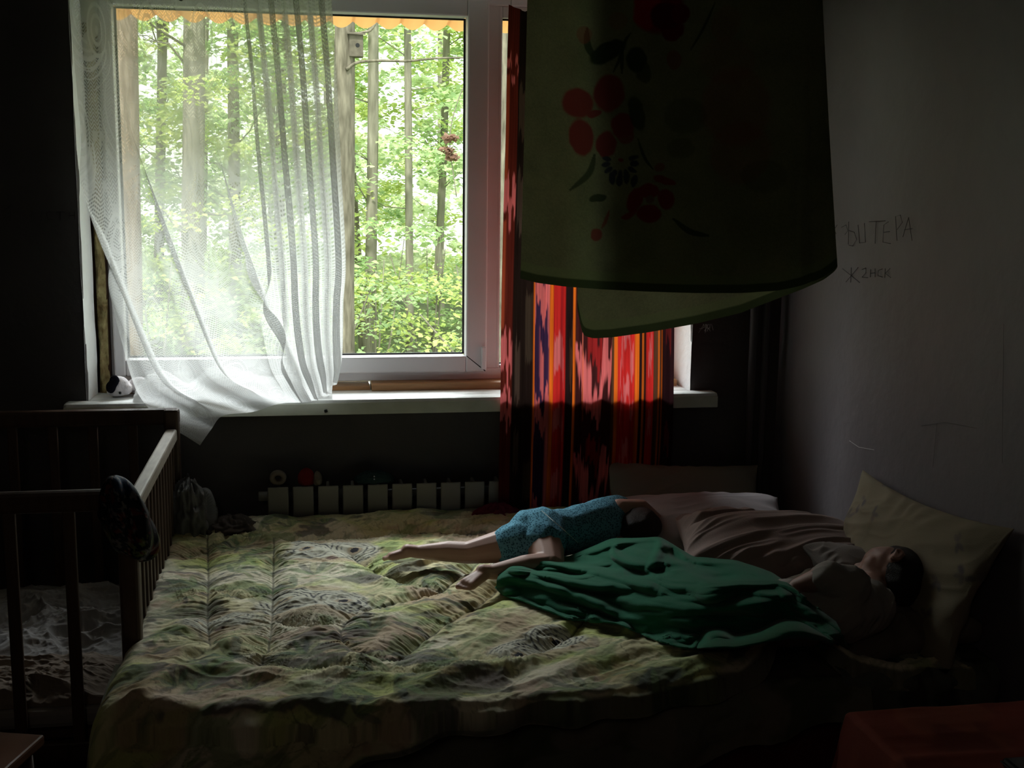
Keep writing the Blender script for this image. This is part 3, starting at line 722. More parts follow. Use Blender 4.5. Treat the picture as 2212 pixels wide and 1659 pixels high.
QX, QY = Sx_, -.135-S_; QT = tot+0*X
def quilt_paint(X, Y):
    C = np.zeros(X.shape+(3,)); C[:] = (.62, .57, .34)
    wx = X+.03*fbm(X*6, Y*6, 3, 151); wy = Y+.03*fbm(X*6+5, Y*6, 3, 152)
    C = mixc(C, [.54, .58, .22], sstep(.0, .3, fbm(wx*4.2, wy*6, 4, 153)))
    C = mixc(C, [.72, .66, .50], sstep(.0, .3, fbm(wx*4+4, wy*6, 4, 154)))
    C = mixc(C, [.40, .25, .18], sstep(.10, .32, fbm(wx*6, wy*8+7, 4, 155))*.6)
    C = mixc(C, [.20, .30, .12], sstep(.14, .30, fbm(wx*9, wy*13, 4, 156))*.55)
    dk = sstep(.20, .34, fbm(wx*8+3, wy*15+2, 5, 157)); C = mixc(C, [.06, .065, .075], dk*.7)
    vein = np.abs(fbm(wx*16, wy*20, 3, 163)); C = mixc(C, [.15, .15, .09], (1-sstep(.006, .03, vein))*.45)
    strk = fbm((wx*.8+wy*.6)*14, (wy*.8-wx*.6)*70, 2, 164); C = mixc(C, [.16, .22, .10], sstep(.12, .28, strk)*.40)
    r3 = np.random.default_rng(12)
    # sprays of long leaves
    for k in range(90):
        cx, cy = r3.uniform(-.42, 1.4), r3.uniform(-1.75, -.15); a0 = r3.uniform(0, 6.28); n_ = r3.integers(5, 9); L = r3.uniform(.045, .10)
        cols = [[.18, .28, .12], [.30, .36, .16], [.12, .20, .11], [.42, .42, .24], [.09, .11, .10]]
        m = (np.abs(X-cx) < L*1.3) & (np.abs(Y-cy) < L*1.3)
        if not m.any(): continue
        x, y, c = X[m], Y[m], C[m]
        for q in range(n_):
            an = a0+q*.42; e = ell(x, y, cx+math.cos(an)*L*.55, cy+math.sin(an)*L*.55, L*.52, L*.10, math.degrees(an), .2)
            c = mixc(c, cols[(k+q) % 5], e*.6)
            rim = ell(x, y, cx+math.cos(an)*L*.55, cy+math.sin(an)*L*.55, L*.56, L*.125, math.degrees(an), .08)-e
            c = mixc(c, [.07, .08, .06], np.clip(rim, 0, 1)*.45)
        C[m] = c
    # striped animal faces: nested wavy rings around two eyes, pale and dark
    for (px, py, s_, rot) in ((715, 1195, 1.0, .05), (675, 1305, 1.1, -.15), (1070, 1235, .8, .3), (1290, 1300, .9, .5), (470, 1345, .7, .2), (1170, 1400, 1.0, .7)):
        cx, cy = bedpt(px, py); Rr = .115*s_
        m = np.hypot(X-cx, Y-cy) < Rr*1.6
        if not m.any(): continue
        dx = (X[m]-cx)*math.cos(rot)+(Y[m]-cy)*math.sin(rot); dy = -(X[m]-cx)*math.sin(rot)+(Y[m]-cy)*math.cos(rot); c = C[m]
        face = 1-sstep(.8, 1.1, np.hypot(dx/(Rr*1.25), dy/(Rr*.95))+.25*fbm(dx*25, dy*25, 2, 160))
        c = mixc(c, [.50, .40, .28], face*.8)
        e1 = np.hypot((np.abs(dx)-Rr*.62)/1.25, (dy-.1*Rr)*1.15)
        st = np.sin(e1/Rr*52+5*fbm(dx*22, dy*22, 3, 161))
        outer = sstep(.12, .2, e1/Rr)*(1-sstep(.60, .75, e1/Rr))
        c = mixc(c, [.60, .62, .52], face*outer*.7); c = mixc(c, [.035, .035, .05], face*outer*sstep(.25, .7, st)*sstep(-.3, .0, fbm(dx*28+4, dy*28, 2, 165))*.85)
        c = mixc(c, [.03, .03, .04], face*(e1/Rr < .09)); c = mixc(c, [.10, .05, .05], face*ell(dx, dy, 0, -Rr*.45, Rr*.16, Rr*.10, 0)*.8)
        C[m] = c
    # ink lines
    ln = np.abs(fbm(wx*9, wy*11, 3, 158)); C = mixc(C, [.08, .08, .07], (1-sstep(.004, .014, ln))*.55*sstep(-.1, .2, fbm(X*5, Y*5, 2, 159)))
    C = C*(.92+.16*vnoise(X*300, Y*300, 162))[..., None]
    return C
C = quilt_paint(QX, QY)
dmin = np.full(QX.shape, 9.)
for s_ in seamsW: dmin = np.minimum(dmin, dist_poly(QX, QY, s_)[0])
C = mixc(C, [.05, .045, .03], (1-sstep(.0015, .004, dmin))*.75)
C = mixc(C, [.05, .055, .04], (1-sstep(.004, .010, np.abs(V*tot-tot+.006)))*.8)
qt = empty('quilt', (.4, -.9, ZQ), 0, 'crumpled green and cream quilt printed with leaves and tiger faces, spread over the bed', 'quilt')
grid('quilt_top', np.stack([X, Y, Z], -1), MT['quilt'], qt, color=C, solid=0)
QUILT = (X, Y, Z)
def quilt_z(x, y): return ZQ+float(quilt_height(np.array([[x]]), np.array([[y]]), False)[0, 0])
# the quilt's turned-under underside along the front
bi = np.linspace(0, 1, 300); k0 = (bi*(nu-1)).astype(int)
ex, ey, ez = X[k0, -1], Y[k0, -1], Z[k0, -1]
Uq, Vq = np.meshgrid(bi, np.linspace(0, 1, 20), indexing='ij')
P = np.stack([ex[:, None]+0*Vq, ey[:, None]+.004-.012*np.sin(Vq*math.pi)+.10*Vq, ez[:, None]-.018*np.sin(Vq*math.pi*.5)+.0*Vq], -1)
grid('lining', P, cloth_mat('quilt_lining', col=(.12, .11, .07)), qt)

# grey-green blanket under the quilt, hanging over the front
nu, nv = 520, 160
U, V = np.meshgrid(np.linspace(0, 1, nu), np.linspace(0, 1, nv), indexing='ij')
X = -.46+U*1.72
dr = np.interp(X, [-.46, -.2, .1, .35, .6, .8, .95, 1.05, 1.10, 1.2, 1.27], [.36, .33, .27, .22, .17, .15, .11, .10, .07, .055, .05])+.016*fbm(X*8, X*0, 3, 171)
S_ = V*(.25+dr); run, fall = hull_drape(S_, .20, .045, 0)
fr = -1.215-run-.05*sstep(.2, .5, X)+.045*(1-sstep(-.15, .15, X))
amp = sstep(.0, .10, fall)
Y = fr-amp*(.012*np.sin(X*26+3*fbm(X*2, V, 2, 172))+.025*fbm(X*6, V*2, 3, 173)+.010)-.012*fbm(X*14, V*5, 3, 176)-.006
Z = .438-fall+.006*fbm(X*12, V*6, 3, 174)*(fall < .03)
C = np.zeros(X.shape+(3,)); C[:] = (.15, .15, .11); C = mixc(C, [.09, .10, .06], sstep(0, .3, fbm(X*9, V*4, 3, 175))); C = mixc(C, [.20, .17, .13], sstep(.1, .3, fbm(X*7, V*4+4, 3, 177))*.7)
bl = grid('under_blanket', np.stack([X, Y, Z], -1), cloth_mat('dull_blanket', bump=.4), None, color=C)
tag(bl, 'dull grey-green blanket hanging from under the quilt along the bed front', 'blanket')

# dark folded sheets at the foot of the side wall
nu, nv = 200, 120
U, V = np.meshgrid(np.linspace(0, 1, nu), np.linspace(0, 1, nv), indexing='ij')
X = 1.20+.40*U; S_ = V*.62; run, fall = hull_drape(S_, .32, .04, 0); Y = -1.14-run-.02*fbm(U*3, V*2, 2, 181)-.012*np.sin(U*16)*sstep(0, .1, fall)
Z = .455-fall+.010*fbm(U*6, V*7, 3, 182)-.01*U
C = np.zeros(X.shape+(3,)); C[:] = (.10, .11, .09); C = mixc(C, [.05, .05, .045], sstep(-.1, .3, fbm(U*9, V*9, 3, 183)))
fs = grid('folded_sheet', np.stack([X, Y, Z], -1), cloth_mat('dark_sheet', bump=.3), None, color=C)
tag(fs, 'dark folded sheet hanging over the right end of the bed under the floral pillows', 'sheet')

# ------------------------------------------------------------------ pillows
def rotm(ax, ay, az): return np.array(Matrix.Rotation(math.radians(az), 3, 'Z') @ Matrix.Rotation(math.radians(ay), 3, 'Y') @ Matrix.Rotation(math.radians(ax), 3, 'X'))
def pillow(name, c, size, R, m, label, cat='pillow', seed=0, wr=.006, paint=None, pinch=.10, group=None, n=170, axes=None, fd=(1, .35), strand=1.):
    ph = np.linspace(0, 2*math.pi, n*2, endpoint=False); uu = np.sin(np.linspace(-1, 1, n)*math.pi/2)
    PH, Uu = np.meshgrid(ph, uu, indexing='ij'); Vv = np.cos(PH)
    T = np.sign(np.sin(PH))*((1-Uu**2+1e-9)*(np.sin(PH)**2+1e-9))**.42
    x = size[0]/2*Uu*(1-pinch*(1-Vv**2)); y = size[1]/2*Vv*(1-pinch*(1-Uu**2))
    fx, fy = fd
    edge = np.maximum(np.abs(Uu), np.abs(Vv))
    h = wr*ridged((x*fx+y*fy)*5/strand+.5*fbm(x*4, y*4, 2, seed), (-x*fy+y*fx)*13*strand**.5+.8*fbm(x*4, y*4, 2, seed+3), 2, seed+200)*np.minimum(1, np.abs(T)*2)
    rad_ = wr*.8*np.sin(np.arctan2(y, x)*19+2*fbm(x*6, y*6, 2, seed+9))*sstep(.62, .95, edge)*(1-sstep(.97, 1, edge))
    z = size[2]/2*T*(1+.16*fbm(x*5, y*5, 2, seed+205))+np.sign(T)*(h+rad_)+.02*size[0]*fbm(x*2.5, y*2.5, 2, seed+211)
    P = np.stack([x, y, z], -1) @ R.T+np.array(c)
    P[..., 2] = np.maximum(P[..., 2], .445)
    P[..., 0] = np.minimum(P[..., 0], XR-.012); P[..., 1] = np.minimum(P[..., 1], -.05)
    C = paint(x, y) if paint else None
    o = grid(name, P, m, None, color=C, closed_u=True)
    return tag(o, label, cat, group)
def flora(base, c2, c3, seed, dens=26, sz=.018):
    def f(x, y):
        C = np.zeros(x.shape+(3,)); C[:] = base; C = mixc(C, [b*.8 for b in base], sstep(0, .3, fbm(x*6, y*6, 2, seed)))
        r = np.random.default_rng(seed)
        for k in range(dens):
            cx, cy = r.uniform(-.38, .38), r.uniform(-.3, .3)
            for q in range(4):
                an = r.uniform(0, 6.28); d = sz*.8
                C = mixc(C, c2 if q < 2 else c3, ell(x, y, cx+d*math.cos(an), cy+d*math.sin(an), sz*.7, sz*.35, math.degrees(an), .4)*.6)
        return C
    return f
PC = lambda nm, col: cloth_mat(nm, col=col, bump=.25, bscale=300)
pc_ = cloth_mat('printed_pillowcase', bump=.25, bscale=300)
pillow('pillow', aY(1484, 1072, -.20)+np.array([0, 0, -.045]), (.56, .34, .15), rotm(52, 3, 0), PC('ivory_pillowcase', (.21, .20, .165)), 'large plain ivory pillow propped against the window wall in the corner', seed=1, wr=.003)
pillow('pillow', aZ(1520, 1140, .515), (.56, .40, .17), rotm(10, -2, -8), PC('white_pillowcase', (.32, .29, .30)), 'smooth white pillow lying in front of the ivory one by the side wall', seed=2, wr=.003, fd=(.9, .45))
pillow('pillow', aZ(1690, 1205, .515), (.62, .44, .20), rotm(6, 4, -14), PC('pinkish_cover', (.25, .19, .17)), 'puffed pillow in a creased pinkish cover between the white pillow and the sleeping boy', seed=3, wr=.009, fd=(.86, .5), strand=2.4)
pillow('pillow', (1.515, -1.13, .572), (.74, .42, .11), rotm(0, 0, 90) @ rotm(-68, 0, 0) @ rotm(0, 0, 3), pc_, 'upright cream pillow with small bluish flowers leaning on the side wall behind the head', seed=5, wr=.004, paint=flora((.22, .19, .135), (.09, .085, .10), (.13, .11, .11), 4), pinch=.13)
pillow('pillow', (1.385, -1.19, .487), (.46, .50, .12), rotm(3, -4, 12), pc_, 'flattened creased cream pillow lying under the boy\'s head', seed=6, wr=.009, paint=flora((.17, .145, .115), (.11, .09, .09), (.13, .10, .10), 9, 12))
pillow('cushion', aZ(1835, 1222, .555), (.20, .17, .10), rotm(14, 10, 10), pc_, 'small pale flowered cushion in front of the boy\'s face', 'cushion', seed=7, wr=.004, paint=flora((.26, .235, .22), (.12, .13, .18), (.24, .2, .22), 14, 14, .012))
# ------------------------------------------------------------------ people
def head_balls(c, face, crown, r):
    """skull, face and ears as overlapping balls; face = direction the nose points, crown = top of head"""
    f = np.array(face, float); f /= np.linalg.norm(f); u = np.array(crown, float); u -= f*(u@f); u /= np.linalg.norm(u); s = np.cross(f, u)
    L = lambda a, b, d: np.array(c)+r*(a*f+b*u+d*s)
    b = [(L(-.18, .12, 0), r*.93), (L(.12, .10, 0), r*.86), (L(.30, -.28, 0), r*.62), (L(.42, -.52, 0), r*.40), (L(.56, -.62, 0), r*.24),
         (L(.48, -.22, .30), r*.38), (L(.48, -.22, -.30), r*.38), (L(.42, .32, 0), r*.60),
         (L(.93, -.12, 0), r*.10), (L(.98, -.20, 0), r*.115), (L(.92, -.23, .08), r*.08), (L(.92, -.23, -.08), r*.08), (L(.86, .0, 0), r*.09),
         (L(.86, -.42, 0), r*.10), (L(.84, -.42, .10), r*.08), (L(.84, -.42, -.10), r*.08), (L(.80, -.50, 0), r*.10), (L(.78, -.64, 0), r*.13),
         (L(.76, .03, .30), r*.16), (L(.76, .03, -.30), r*.16)]
    for sd in (-1, 1):                                   # ears: a rim of small balls round a hollow
        for k in range(14):
            a = math.radians(-120+k*20); b.append((L(-.02-.13*math.cos(a)*1.0-.03, .0+.22*math.sin(a), sd*.97), r*.065))
        b.append((L(-.02, -.02, sd*.90), r*.13)); b.append((L(.02, -.20, sd*.93), r*.085))
    hair = []
    for k in range(60):
        a = rng.uniform(-1, 1, 3); a /= np.linalg.norm(a)
        p = a[0]*f+a[1]*u+a[2]*s
        if a[0] > .30 and a[1] < .62: continue
        if a[0] > -.15 and a[1] < .15: continue
        if a[1] < -.45: continue
        hair.append((np.array(c)+r*(-.16*f+.12*u)+p*r*.60, r*.395))
    hair += [(L(-.20, .14, 0), r*.95), (L(-.35, -.2, 0), r*.75), (L(-.05, .35, 0), r*.82)]
    lids = [[L(.885, .0+.02*math.cos(t*3)-.05*math.sin((t+.0)*math.pi), sd*(.20+.22*t)) - r*.10*(t)*f*1.2 for t in np.linspace(0, 1, 6)] for sd in (-1, 1)]
    return b, hair, lids
def hand_balls(wrist, d, n, size, curl=.6, thumb=1):
    """palm, four fingers of different length and a thumb; d = pointing direction, n = back-of-hand normal"""
    d = np.array(d, float); d /= np.linalg.norm(d); n = np.array(n, float); n -= d*(n@d); n /= np.linalg.norm(n); s = np.cross(d, n)
    w = np.array(wrist, float); b = []
    for k in range(4): b += limb([w, w+size*(.48*d+(k-1.5)*.13*s)], [size*.14, size*.105])
    for k, ln in enumerate((.40, .48, .45, .34)):
        p = w+size*(.48*d+(k-1.5)*.145*s); a = 0; pts = [p]
        for q in range(3):
            a += curl*.55; p = p+size*ln*(.45, .32, .26)[q]*(d*math.cos(a)-n*math.sin(a)+(k-1.5)*.06*s); pts.append(p)
        b += limb(pts, [size*.075, size*.068, size*.060, size*.050])
    p0 = w+size*(.14*d+thumb*.17*s); p1 = p0+size*(.20*d+thumb*.16*s-.08*n); p2 = p1+size*(.20*d+thumb*.03*s-.08*n)
    return b+limb([p0, p1, p2], [size*.09, size*.075, size*.058])
def foot_balls(ankle, heel, toe, side, r, n=5):
    """heel, arch, ball and five toes of decreasing size; side = direction from big toe to little toe"""
    A, Hh, T = (np.array(q, float) for q in (ankle, heel, toe)); sd = np.array(side, float); sd /= np.linalg.norm(sd); ln = T-Hh; L_ = np.linalg.norm(ln); ln /= L_
    b = limb([A, Hh], [r*.95, r*.92])
    ball = Hh+ln*L_*.72
    for k in (-1, 0, 1): b += limb([A*.5+Hh*.5, ball+sd*k*r*.55], [r*.85, r*.62])
    for k in range(5):
        q = ball+sd*(k-2)*r*.43; rr = r*(.38, .29, .27, .25, .23)[k]; tl = L_*(.28, .26, .235, .205, .17)[k]
        b += limb([q, q+ln*tl*.6, q+ln*tl], [rr*1.15, rr*.9, rr])
    return b
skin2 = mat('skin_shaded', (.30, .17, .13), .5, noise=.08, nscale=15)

# toddler asleep face down; the romper is carried down over the hips as short bloomers
kid = empty('person', aZ(1150, 1180, .48), 0, 'toddler in blue romper asleep face down on the quilt, legs stretched left', 'person')
Z_ = lambda px, py, z: aZ(px, py, z)
ank1, heel1, toe1 = Z_(903, 1192, .520), Z_(880, 1189, .528), Z_(833, 1207, .506)
kn1, hip1 = Z_(1012, 1194, .523), Z_(1128, 1172, .553)
ank2, heel2, toe2 = Z_(1062, 1236, .523), Z_(1042, 1234, .528), Z_(1000, 1272, .498)
kn2, hip2 = Z_(1188, 1222, .525), Z_(1168, 1150, .575)
pel, wai, che, sho = Z_(1150, 1156, .566), Z_(1225, 1150, .556), Z_(1300, 1128, .560), Z_(1335, 1112, .565)
b = limb([hip1, kn1], [.058, .033])+limb([kn1, (kn1*.6+ank1*.4)+np.array([0, 0, .003]), ank1], [.033, .031, .0195])+foot_balls(ank1, heel1, toe1, (0.1, -.9, .25), .0205)
b += limb([hip2, kn2], [.066, .042])+limb([kn2, (kn2*.6+ank2*.4)+np.array([0, 0, .004]), ank2], [.040, .035, .021])+foot_balls(ank2, heel2, toe2, (.6, -.7, -.1), .0215)
b += limb([pel, wai, che, sho], [.068, .060, .064, .050])
hc = Z_(1374, 1146, .535)
hb, hr, lids = head_balls(hc, (-.05, .75, -.55), (.95, .1, .05), .070)
b += hb+limb([sho, hc], [.035, .036])
el1, wr1 = Z_(1398, 1108, .575), Z_(1412, 1142, .525)
b += limb([Z_(1338, 1098, .60), Z_(1385, 1096, .60), Z_(1420, 1122, .56)], [.030, .025, .018])+hand_balls(Z_(1420, 1122, .56), (.1, -.6, -.35), (.3, -.3, .8), .055)
b += limb([Z_(1325, 1150, .53), Z_(1375, 1172, .51), Z_(1352, 1166, .515)], [.028, .023, .017])+hand_balls(Z_(1352, 1164, .522), (-.9, -.4, .0), (.2, -.3, .9), .055)
obj_b = blob_body('body', b, MT['skin'], kid, .0027, 5)
blob_body('hair', hr, MT['hair'], kid, .006, 3)
for l_ in lids: obj('eyelashes', tube(bmesh.new(), l_, .0012, 5), MT['hair'], kid)
cl_b = limb([pel+np.array([-.002, 0, .0]), wai, che], [.077, .069, .073])+limb([che, Z_(1330, 1112, .565)], [.073, .060])
cl_b += limb([hip1, hip1*.80+kn1*.20], [.068, .060])+limb([hip2, hip2*.70+kn2*.30], [.075, .070])
cl_b += limb([wai, Z_(1215, 1180, .51)], [.05, .030])+limb([che, Z_(1300, 1170, .51)], [.06, .028])
romper = None
def romper_mat():
    m, n, l, out = nt('blue_print_cotton')
    b = n.new('ShaderNodeBsdfPrincipled'); b.inputs['Roughness'].default_value = .95; b.inputs['Specular IOR Level'].default_value = .1; l.new(b.outputs[0], out.inputs[0])
    tc = n.new('ShaderNodeTexCoord')
    v = n.new('ShaderNodeTexVoronoi'); v.inputs['Scale'].default_value = 170; l.new(tc.outputs['Object'], v.inputs['Vector'])
    r = n.new('ShaderNodeValToRGB'); r.color_ramp.interpolation = 'CONSTANT'; r.color_ramp.elements[0].color = (.030, .10, .14, 1); r.color_ramp.elements[1].position = .42; r.color_ramp.elements[1].color = (.12, .30, .40, 1)
    l.new(v.outputs['Distance'], r.inputs[0]); l.new(r.outputs[0], b.inputs['Base Color']); return m
wrk = lambda co_: .0028*ridged(co_[:, 0]*9+co_[:, 2]*5, co_[:, 1]*10-co_[:, 2]*14+co_[:, 0]*6, 2, 230)
ro = blob_body('romper', cl_b, romper_mat(), kid, .0042, 5, wrk)
# stitched hem and white lace collar
bm = bmesh.new(); tube(bm, [Z_(1170, 1103, .648), Z_(1195, 1125, .640), Z_(1222, 1148, .618), Z_(1248, 1172, .575)], .0011, 5); obj('seam_piping', bm, mat('pale_thread', (.35, .42, .42), .9), ro)
U, V = np.meshgrid(np.linspace(-.2, math.pi*1.15, 120), np.linspace(0, 1, 12), indexing='ij')
ax = (sho-che); ax /= np.linalg.norm(ax); s1 = np.cross(ax, [0, 0, 1]); s1 /= np.linalg.norm(s1); s2 = np.cross(s1, ax)
rr = .056+.010*np.sin(U*22)*V-.006*V
P = (che*.25+sho*.75)+ax*(.012*V[..., None])+s1*(np.cos(U)*rr)[..., None]+s2*(np.sin(U)*rr)[..., None]
grid('frilled_collar', P, cloth_mat('collar_lace', col=(.42, .38, .33)), ro)

# boy asleep on his side under the green blanket
boy = empty('person', Z_(1700, 1330, .48), 0, 'dark-haired boy in a pale shirt asleep on his side half under the green blanket', 'person')
hc = Z_(1922, 1246, .592)
hb, hr, lids = head_balls(hc, (-.62, .62, .25), (.66, .55, .32), .082)
neck = Z_(1880, 1272, .575); shB = Z_(1842, 1262, .645); ch2 = Z_(1815, 1315, .575); wa2 = Z_(1690, 1325, .555); pe2 = Z_(1560, 1318, .555)
sh0 = Z_(1870, 1310, .565)
k1, a1 = Z_(1340, 1285, .515), Z_(1150, 1262, .505); k2, a2 = Z_(1400, 1250, .515), Z_(1190, 1245, .505)
b = hb+limb([hc, neck], [.042, .040])+limb([neck, sh0, ch2, wa2, pe2], [.042, .058, .072, .060, .056])+limb([ch2, shB], [.06, .034])
LEGS = [([pe2, k1, a1], [.054, .032, .020]), ([pe2, k2, a2], [.052, .032, .020])]
b += limb(*LEGS[0])+limb(*LEGS[1])+foot_balls(a1, a1+np.array([-.02, 0, -.003]), a1+np.array([-.07, .07, -.005]), (.5, .5, .6), .022)+foot_balls(a2, a2+np.array([-.02, 0, -.003]), a2+np.array([-.05, .09, -.002]), (.5, .5, .6), .022)
elB = Z_(1772, 1252, .655); wrB = Z_(1722, 1266, .632)
b += limb([shB, elB, wrB], [.036, .030, .019])+hand_balls(wrB, (-.95, -.15, -.35), (-.2, -.2, .95), .072, .5, -1)
b += limb([sh0, Z_(1800, 1235, .53), Z_(1750, 1240, .52)], [.034, .028, .019])+hand_balls(Z_(1750, 1240, .52), (-.9, .3, 0), (0, -.2, .9), .065, .5)
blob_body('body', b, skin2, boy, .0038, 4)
blob_body('hair', hr, MT['hair'], boy, .006, 3)
for l_ in lids: obj('eyelashes', tube(bmesh.new(), l_, .0012, 5), MT['hair'], boy)
sb = limb([sh0*.8+neck*.2, sh0, ch2, wa2], [.055, .069, .081, .078])+limb([ch2, shB], [.07, .045])+limb([shB, shB*.25+elB*.75], [.046, .043])
wrk2 = lambda co_: .0045*ridged(co_[:, 0]*15-co_[:, 2]*18, co_[:, 1]*10+co_[:, 0]*9, 3, 240)
blob_body('shirt', sb, PC('pale_shirt', (.28, .26, .235)), boy, .0045, 4, wrk2)

# ------------------------------------------------------------------ green fleece blanket
nu, nv = 620, 300
U, V = np.meshgrid(np.linspace(0, 1, nu), np.linspace(0, 1, nv), indexing='ij')
ub = [0, .06, .14, .26, .36, .46, .56, .68, .80, .90, 1]
bot = np.array([(1071, 1268), (1090, 1290), (1150, 1308), (1235, 1340), (1335, 1348), (1400, 1376), (1480, 1405), (1590, 1402), (1700, 1378), (1770, 1380), (1836, 1398)])
top = np.array([(1078, 1240), (1105, 1217), (1160, 1206), (1230, 1206), (1322, 1168), (1425, 1160), (1500, 1208), (1590, 1210), (1668, 1238), (1728, 1286), (1806, 1345)])
ztop = [.515, .528, .535, .530, .560, .585, .580, .590, .600, .605, .58]
bx, by = np.interp(U, ub, bot[:, 0]), np.interp(U, ub, bot[:, 1]); tx, ty, tz = np.interp(U, ub, top[:, 0]), np.interp(U, ub, top[:, 1]), np.interp(U, ub, ztop)
k = np.hanning(25)[:, None]; k /= k.sum()
def smu(a): p = np.pad(a, ((12, 12), (0, 0)), mode='edge'); return sum(p[i:i+nu]*k[i] for i in range(25))
bx, by, tx, ty, tz = map(smu, (bx, by, tx, ty, tz))
ty = ty+5*fbm(U*9, V*0, 2, 250)
by = by+5*fbm(U*12, V*0+2, 2, 251)
VB = .16
vv = np.clip((V-VB)/(1-VB), 0, 1)
px = tx*(1-vv)+bx*vv; py = ty*(1-vv)+by*vv
zf = .480
full = np.interp(U, [0, .15, .4, .6, 1], [.8, .75, .9, 1.0, 1.1])
z = zf+(tz-zf)*(1-vv**(1.6*full+.6))
z += np.interp(U, [0, .3, .5, .75, 1], [0, .0, .015, .045, .02])*np.sin(math.pi*vv)
rid = [([(1072, 1258), (1100, 1246), (1170, 1262), (1260, 1292), (1330, 1328), (1390, 1362)], 10, .022), ([(1108, 1222), (1160, 1213), (1205, 1222), (1300, 1242), (1380, 1262), (1430, 1282)], 10, .022),
       ([(1125, 1243), (1180, 1252), (1240, 1268), (1330, 1277)], 7, .012), ([(1335, 1178), (1326, 1196), (1345, 1213), (1390, 1228), (1420, 1250)], 8, .022),
       ([(1262, 1200), (1320, 1180), (1400, 1163), (1428, 1172), (1412, 1212), (1400, 1235)], 10, .026), ([(1255, 1292), (1370, 1300), (1500, 1318), (1620, 1306), (1690, 1297)], 12, .020),
       ([(1440, 1218), (1540, 1215), (1640, 1218), (1690, 1240)], 11, .018), ([(1500, 1284), (1580, 1272), (1650, 1286), (1750, 1290)], 9, .014), ([(1150, 1232), (1190, 1222), (1260, 1235)], 7, .012),
       ([(1290, 1250), (1350, 1262), (1440, 1288), (1530, 1300)], 9, .012), ([(1640, 1250), (1680, 1268), (1710, 1300), (1770, 1350)], 10, .014), ([(1440, 1165), (1470, 1185), (1485, 1215)], 9, .014)]
val = [([(1345, 1245), (1400, 1242), (1445, 1236)], 12, -.030), ([(1420, 1262), (1500, 1262), (1600, 1258), (1680, 1262)], 11, -.028), ([(1100, 1232), (1150, 1236), (1180, 1246)], 7, -.014), ([(1450, 1185), (1458, 1205), (1500, 1222)], 8, -.02), ([(1200, 1300), (1290, 1328), (1340, 1345)], 7, -.012), ([(1200, 1212), (1270, 1222), (1330, 1230)], 8, -.012)]
for pts, w_, a_ in rid+val:
    dd, pr, side = dist_poly(px, py, [tuple(q) for q in smooth_poly(pts, np.linspace(0, 1, 16))])
    ww = np.where(side > 0, w_*.75, w_*1.35)
    z += a_*.62*np.exp(-(dd/ww)**2)*np.sin(math.pi*np.clip(pr, .04, .96))**.6*sstep(0, .06, vv)
z += .012*fbm(px/95+py/60, py/26-px/120, 2, 252)*sstep(0, .1, vv)*(1-sstep(.95, 1, vv))
z = np.maximum(z, .474)
v_ = cf+np.multiply.outer((px-W/2)/F, cR)+np.multiply.outer((py-H/2)/F, cD); t = (z-CP[2])/v_[..., 2]
P = CP+v_*t[..., None]
env_b = limb(*LEGS[0], step=.3)+limb(*LEGS[1], step=.3)+limb([ch2*.25+wa2*.75, wa2, pe2], [.070, .070, .070], step=.3)+[(a1+np.array([-.03, .03, 0]), .03), (a2+np.array([-.03, .05, 0]), .03)]
def blur(q_, nw):
    kk_ = np.hanning(nw+2)[1:-1]; kk_ /= kk_.sum(); h_ = nw//2
    for ax_ in (0, 1): q_ = np.apply_along_axis(lambda r_: np.convolve(np.pad(r_, h_, mode='edge'), kk_, 'valid'), ax_, q_)
    return q_
for it in range(3):
    e_ = np.full(z.shape, .0)
    for c_b, r_b in env_b:
        d2 = (P[..., 0]-c_b[0])**2+(P[..., 1]-c_b[1])**2; rb2 = (r_b+.014)**2
        e_ = np.maximum(e_, np.where(d2 < rb2, c_b[2]+np.sqrt(np.maximum(rb2-d2, 0)), 0))
    dz_ = np.maximum(e_-z, 0); z = z+np.maximum(blur(dz_, 41)*1.15, blur(dz_, 17)*1.05); t = (z-CP[2])/v_[..., 2]; P = CP+v_*t[..., None]
def quilt_surface(x, y):
    iu = np.clip((x+.60)/2.13, 0, 1)*(QX.shape[0]-1); i0 = np.clip(iu.astype(int), 0, QX.shape[0]-1)
    jv = np.clip((-.135-y)/QT[i0, 0], 0, .985)*(QX.shape[1]-1); j0 = jv.astype(int)
    return QUILT[2][i0, j0]
for it in range(3):
    dz_ = np.maximum(quilt_surface(P[..., 0], P[..., 1])+.007-z, 0); z = z+np.maximum(blur(dz_, 15)*1.1, dz_*.95); t = (z-CP[2])/v_[..., 2]; P = CP+v_*t[..., None]
bb = np.clip((VB-V)/VB, 0, 1)                            # part that falls away behind the ridge
P[..., 1] += .05*bb; P[..., 2] -= (tz-.485)*bb*.9
gb = grid('green_blanket', P, cloth_mat('green_fleece', col=(.010, .105, .055), bump=.35, bscale=260, sheen=.12), None, solid=.004)
tag(gb, 'plain green fleece blanket rumpled over the sleeping boy', 'blanket')

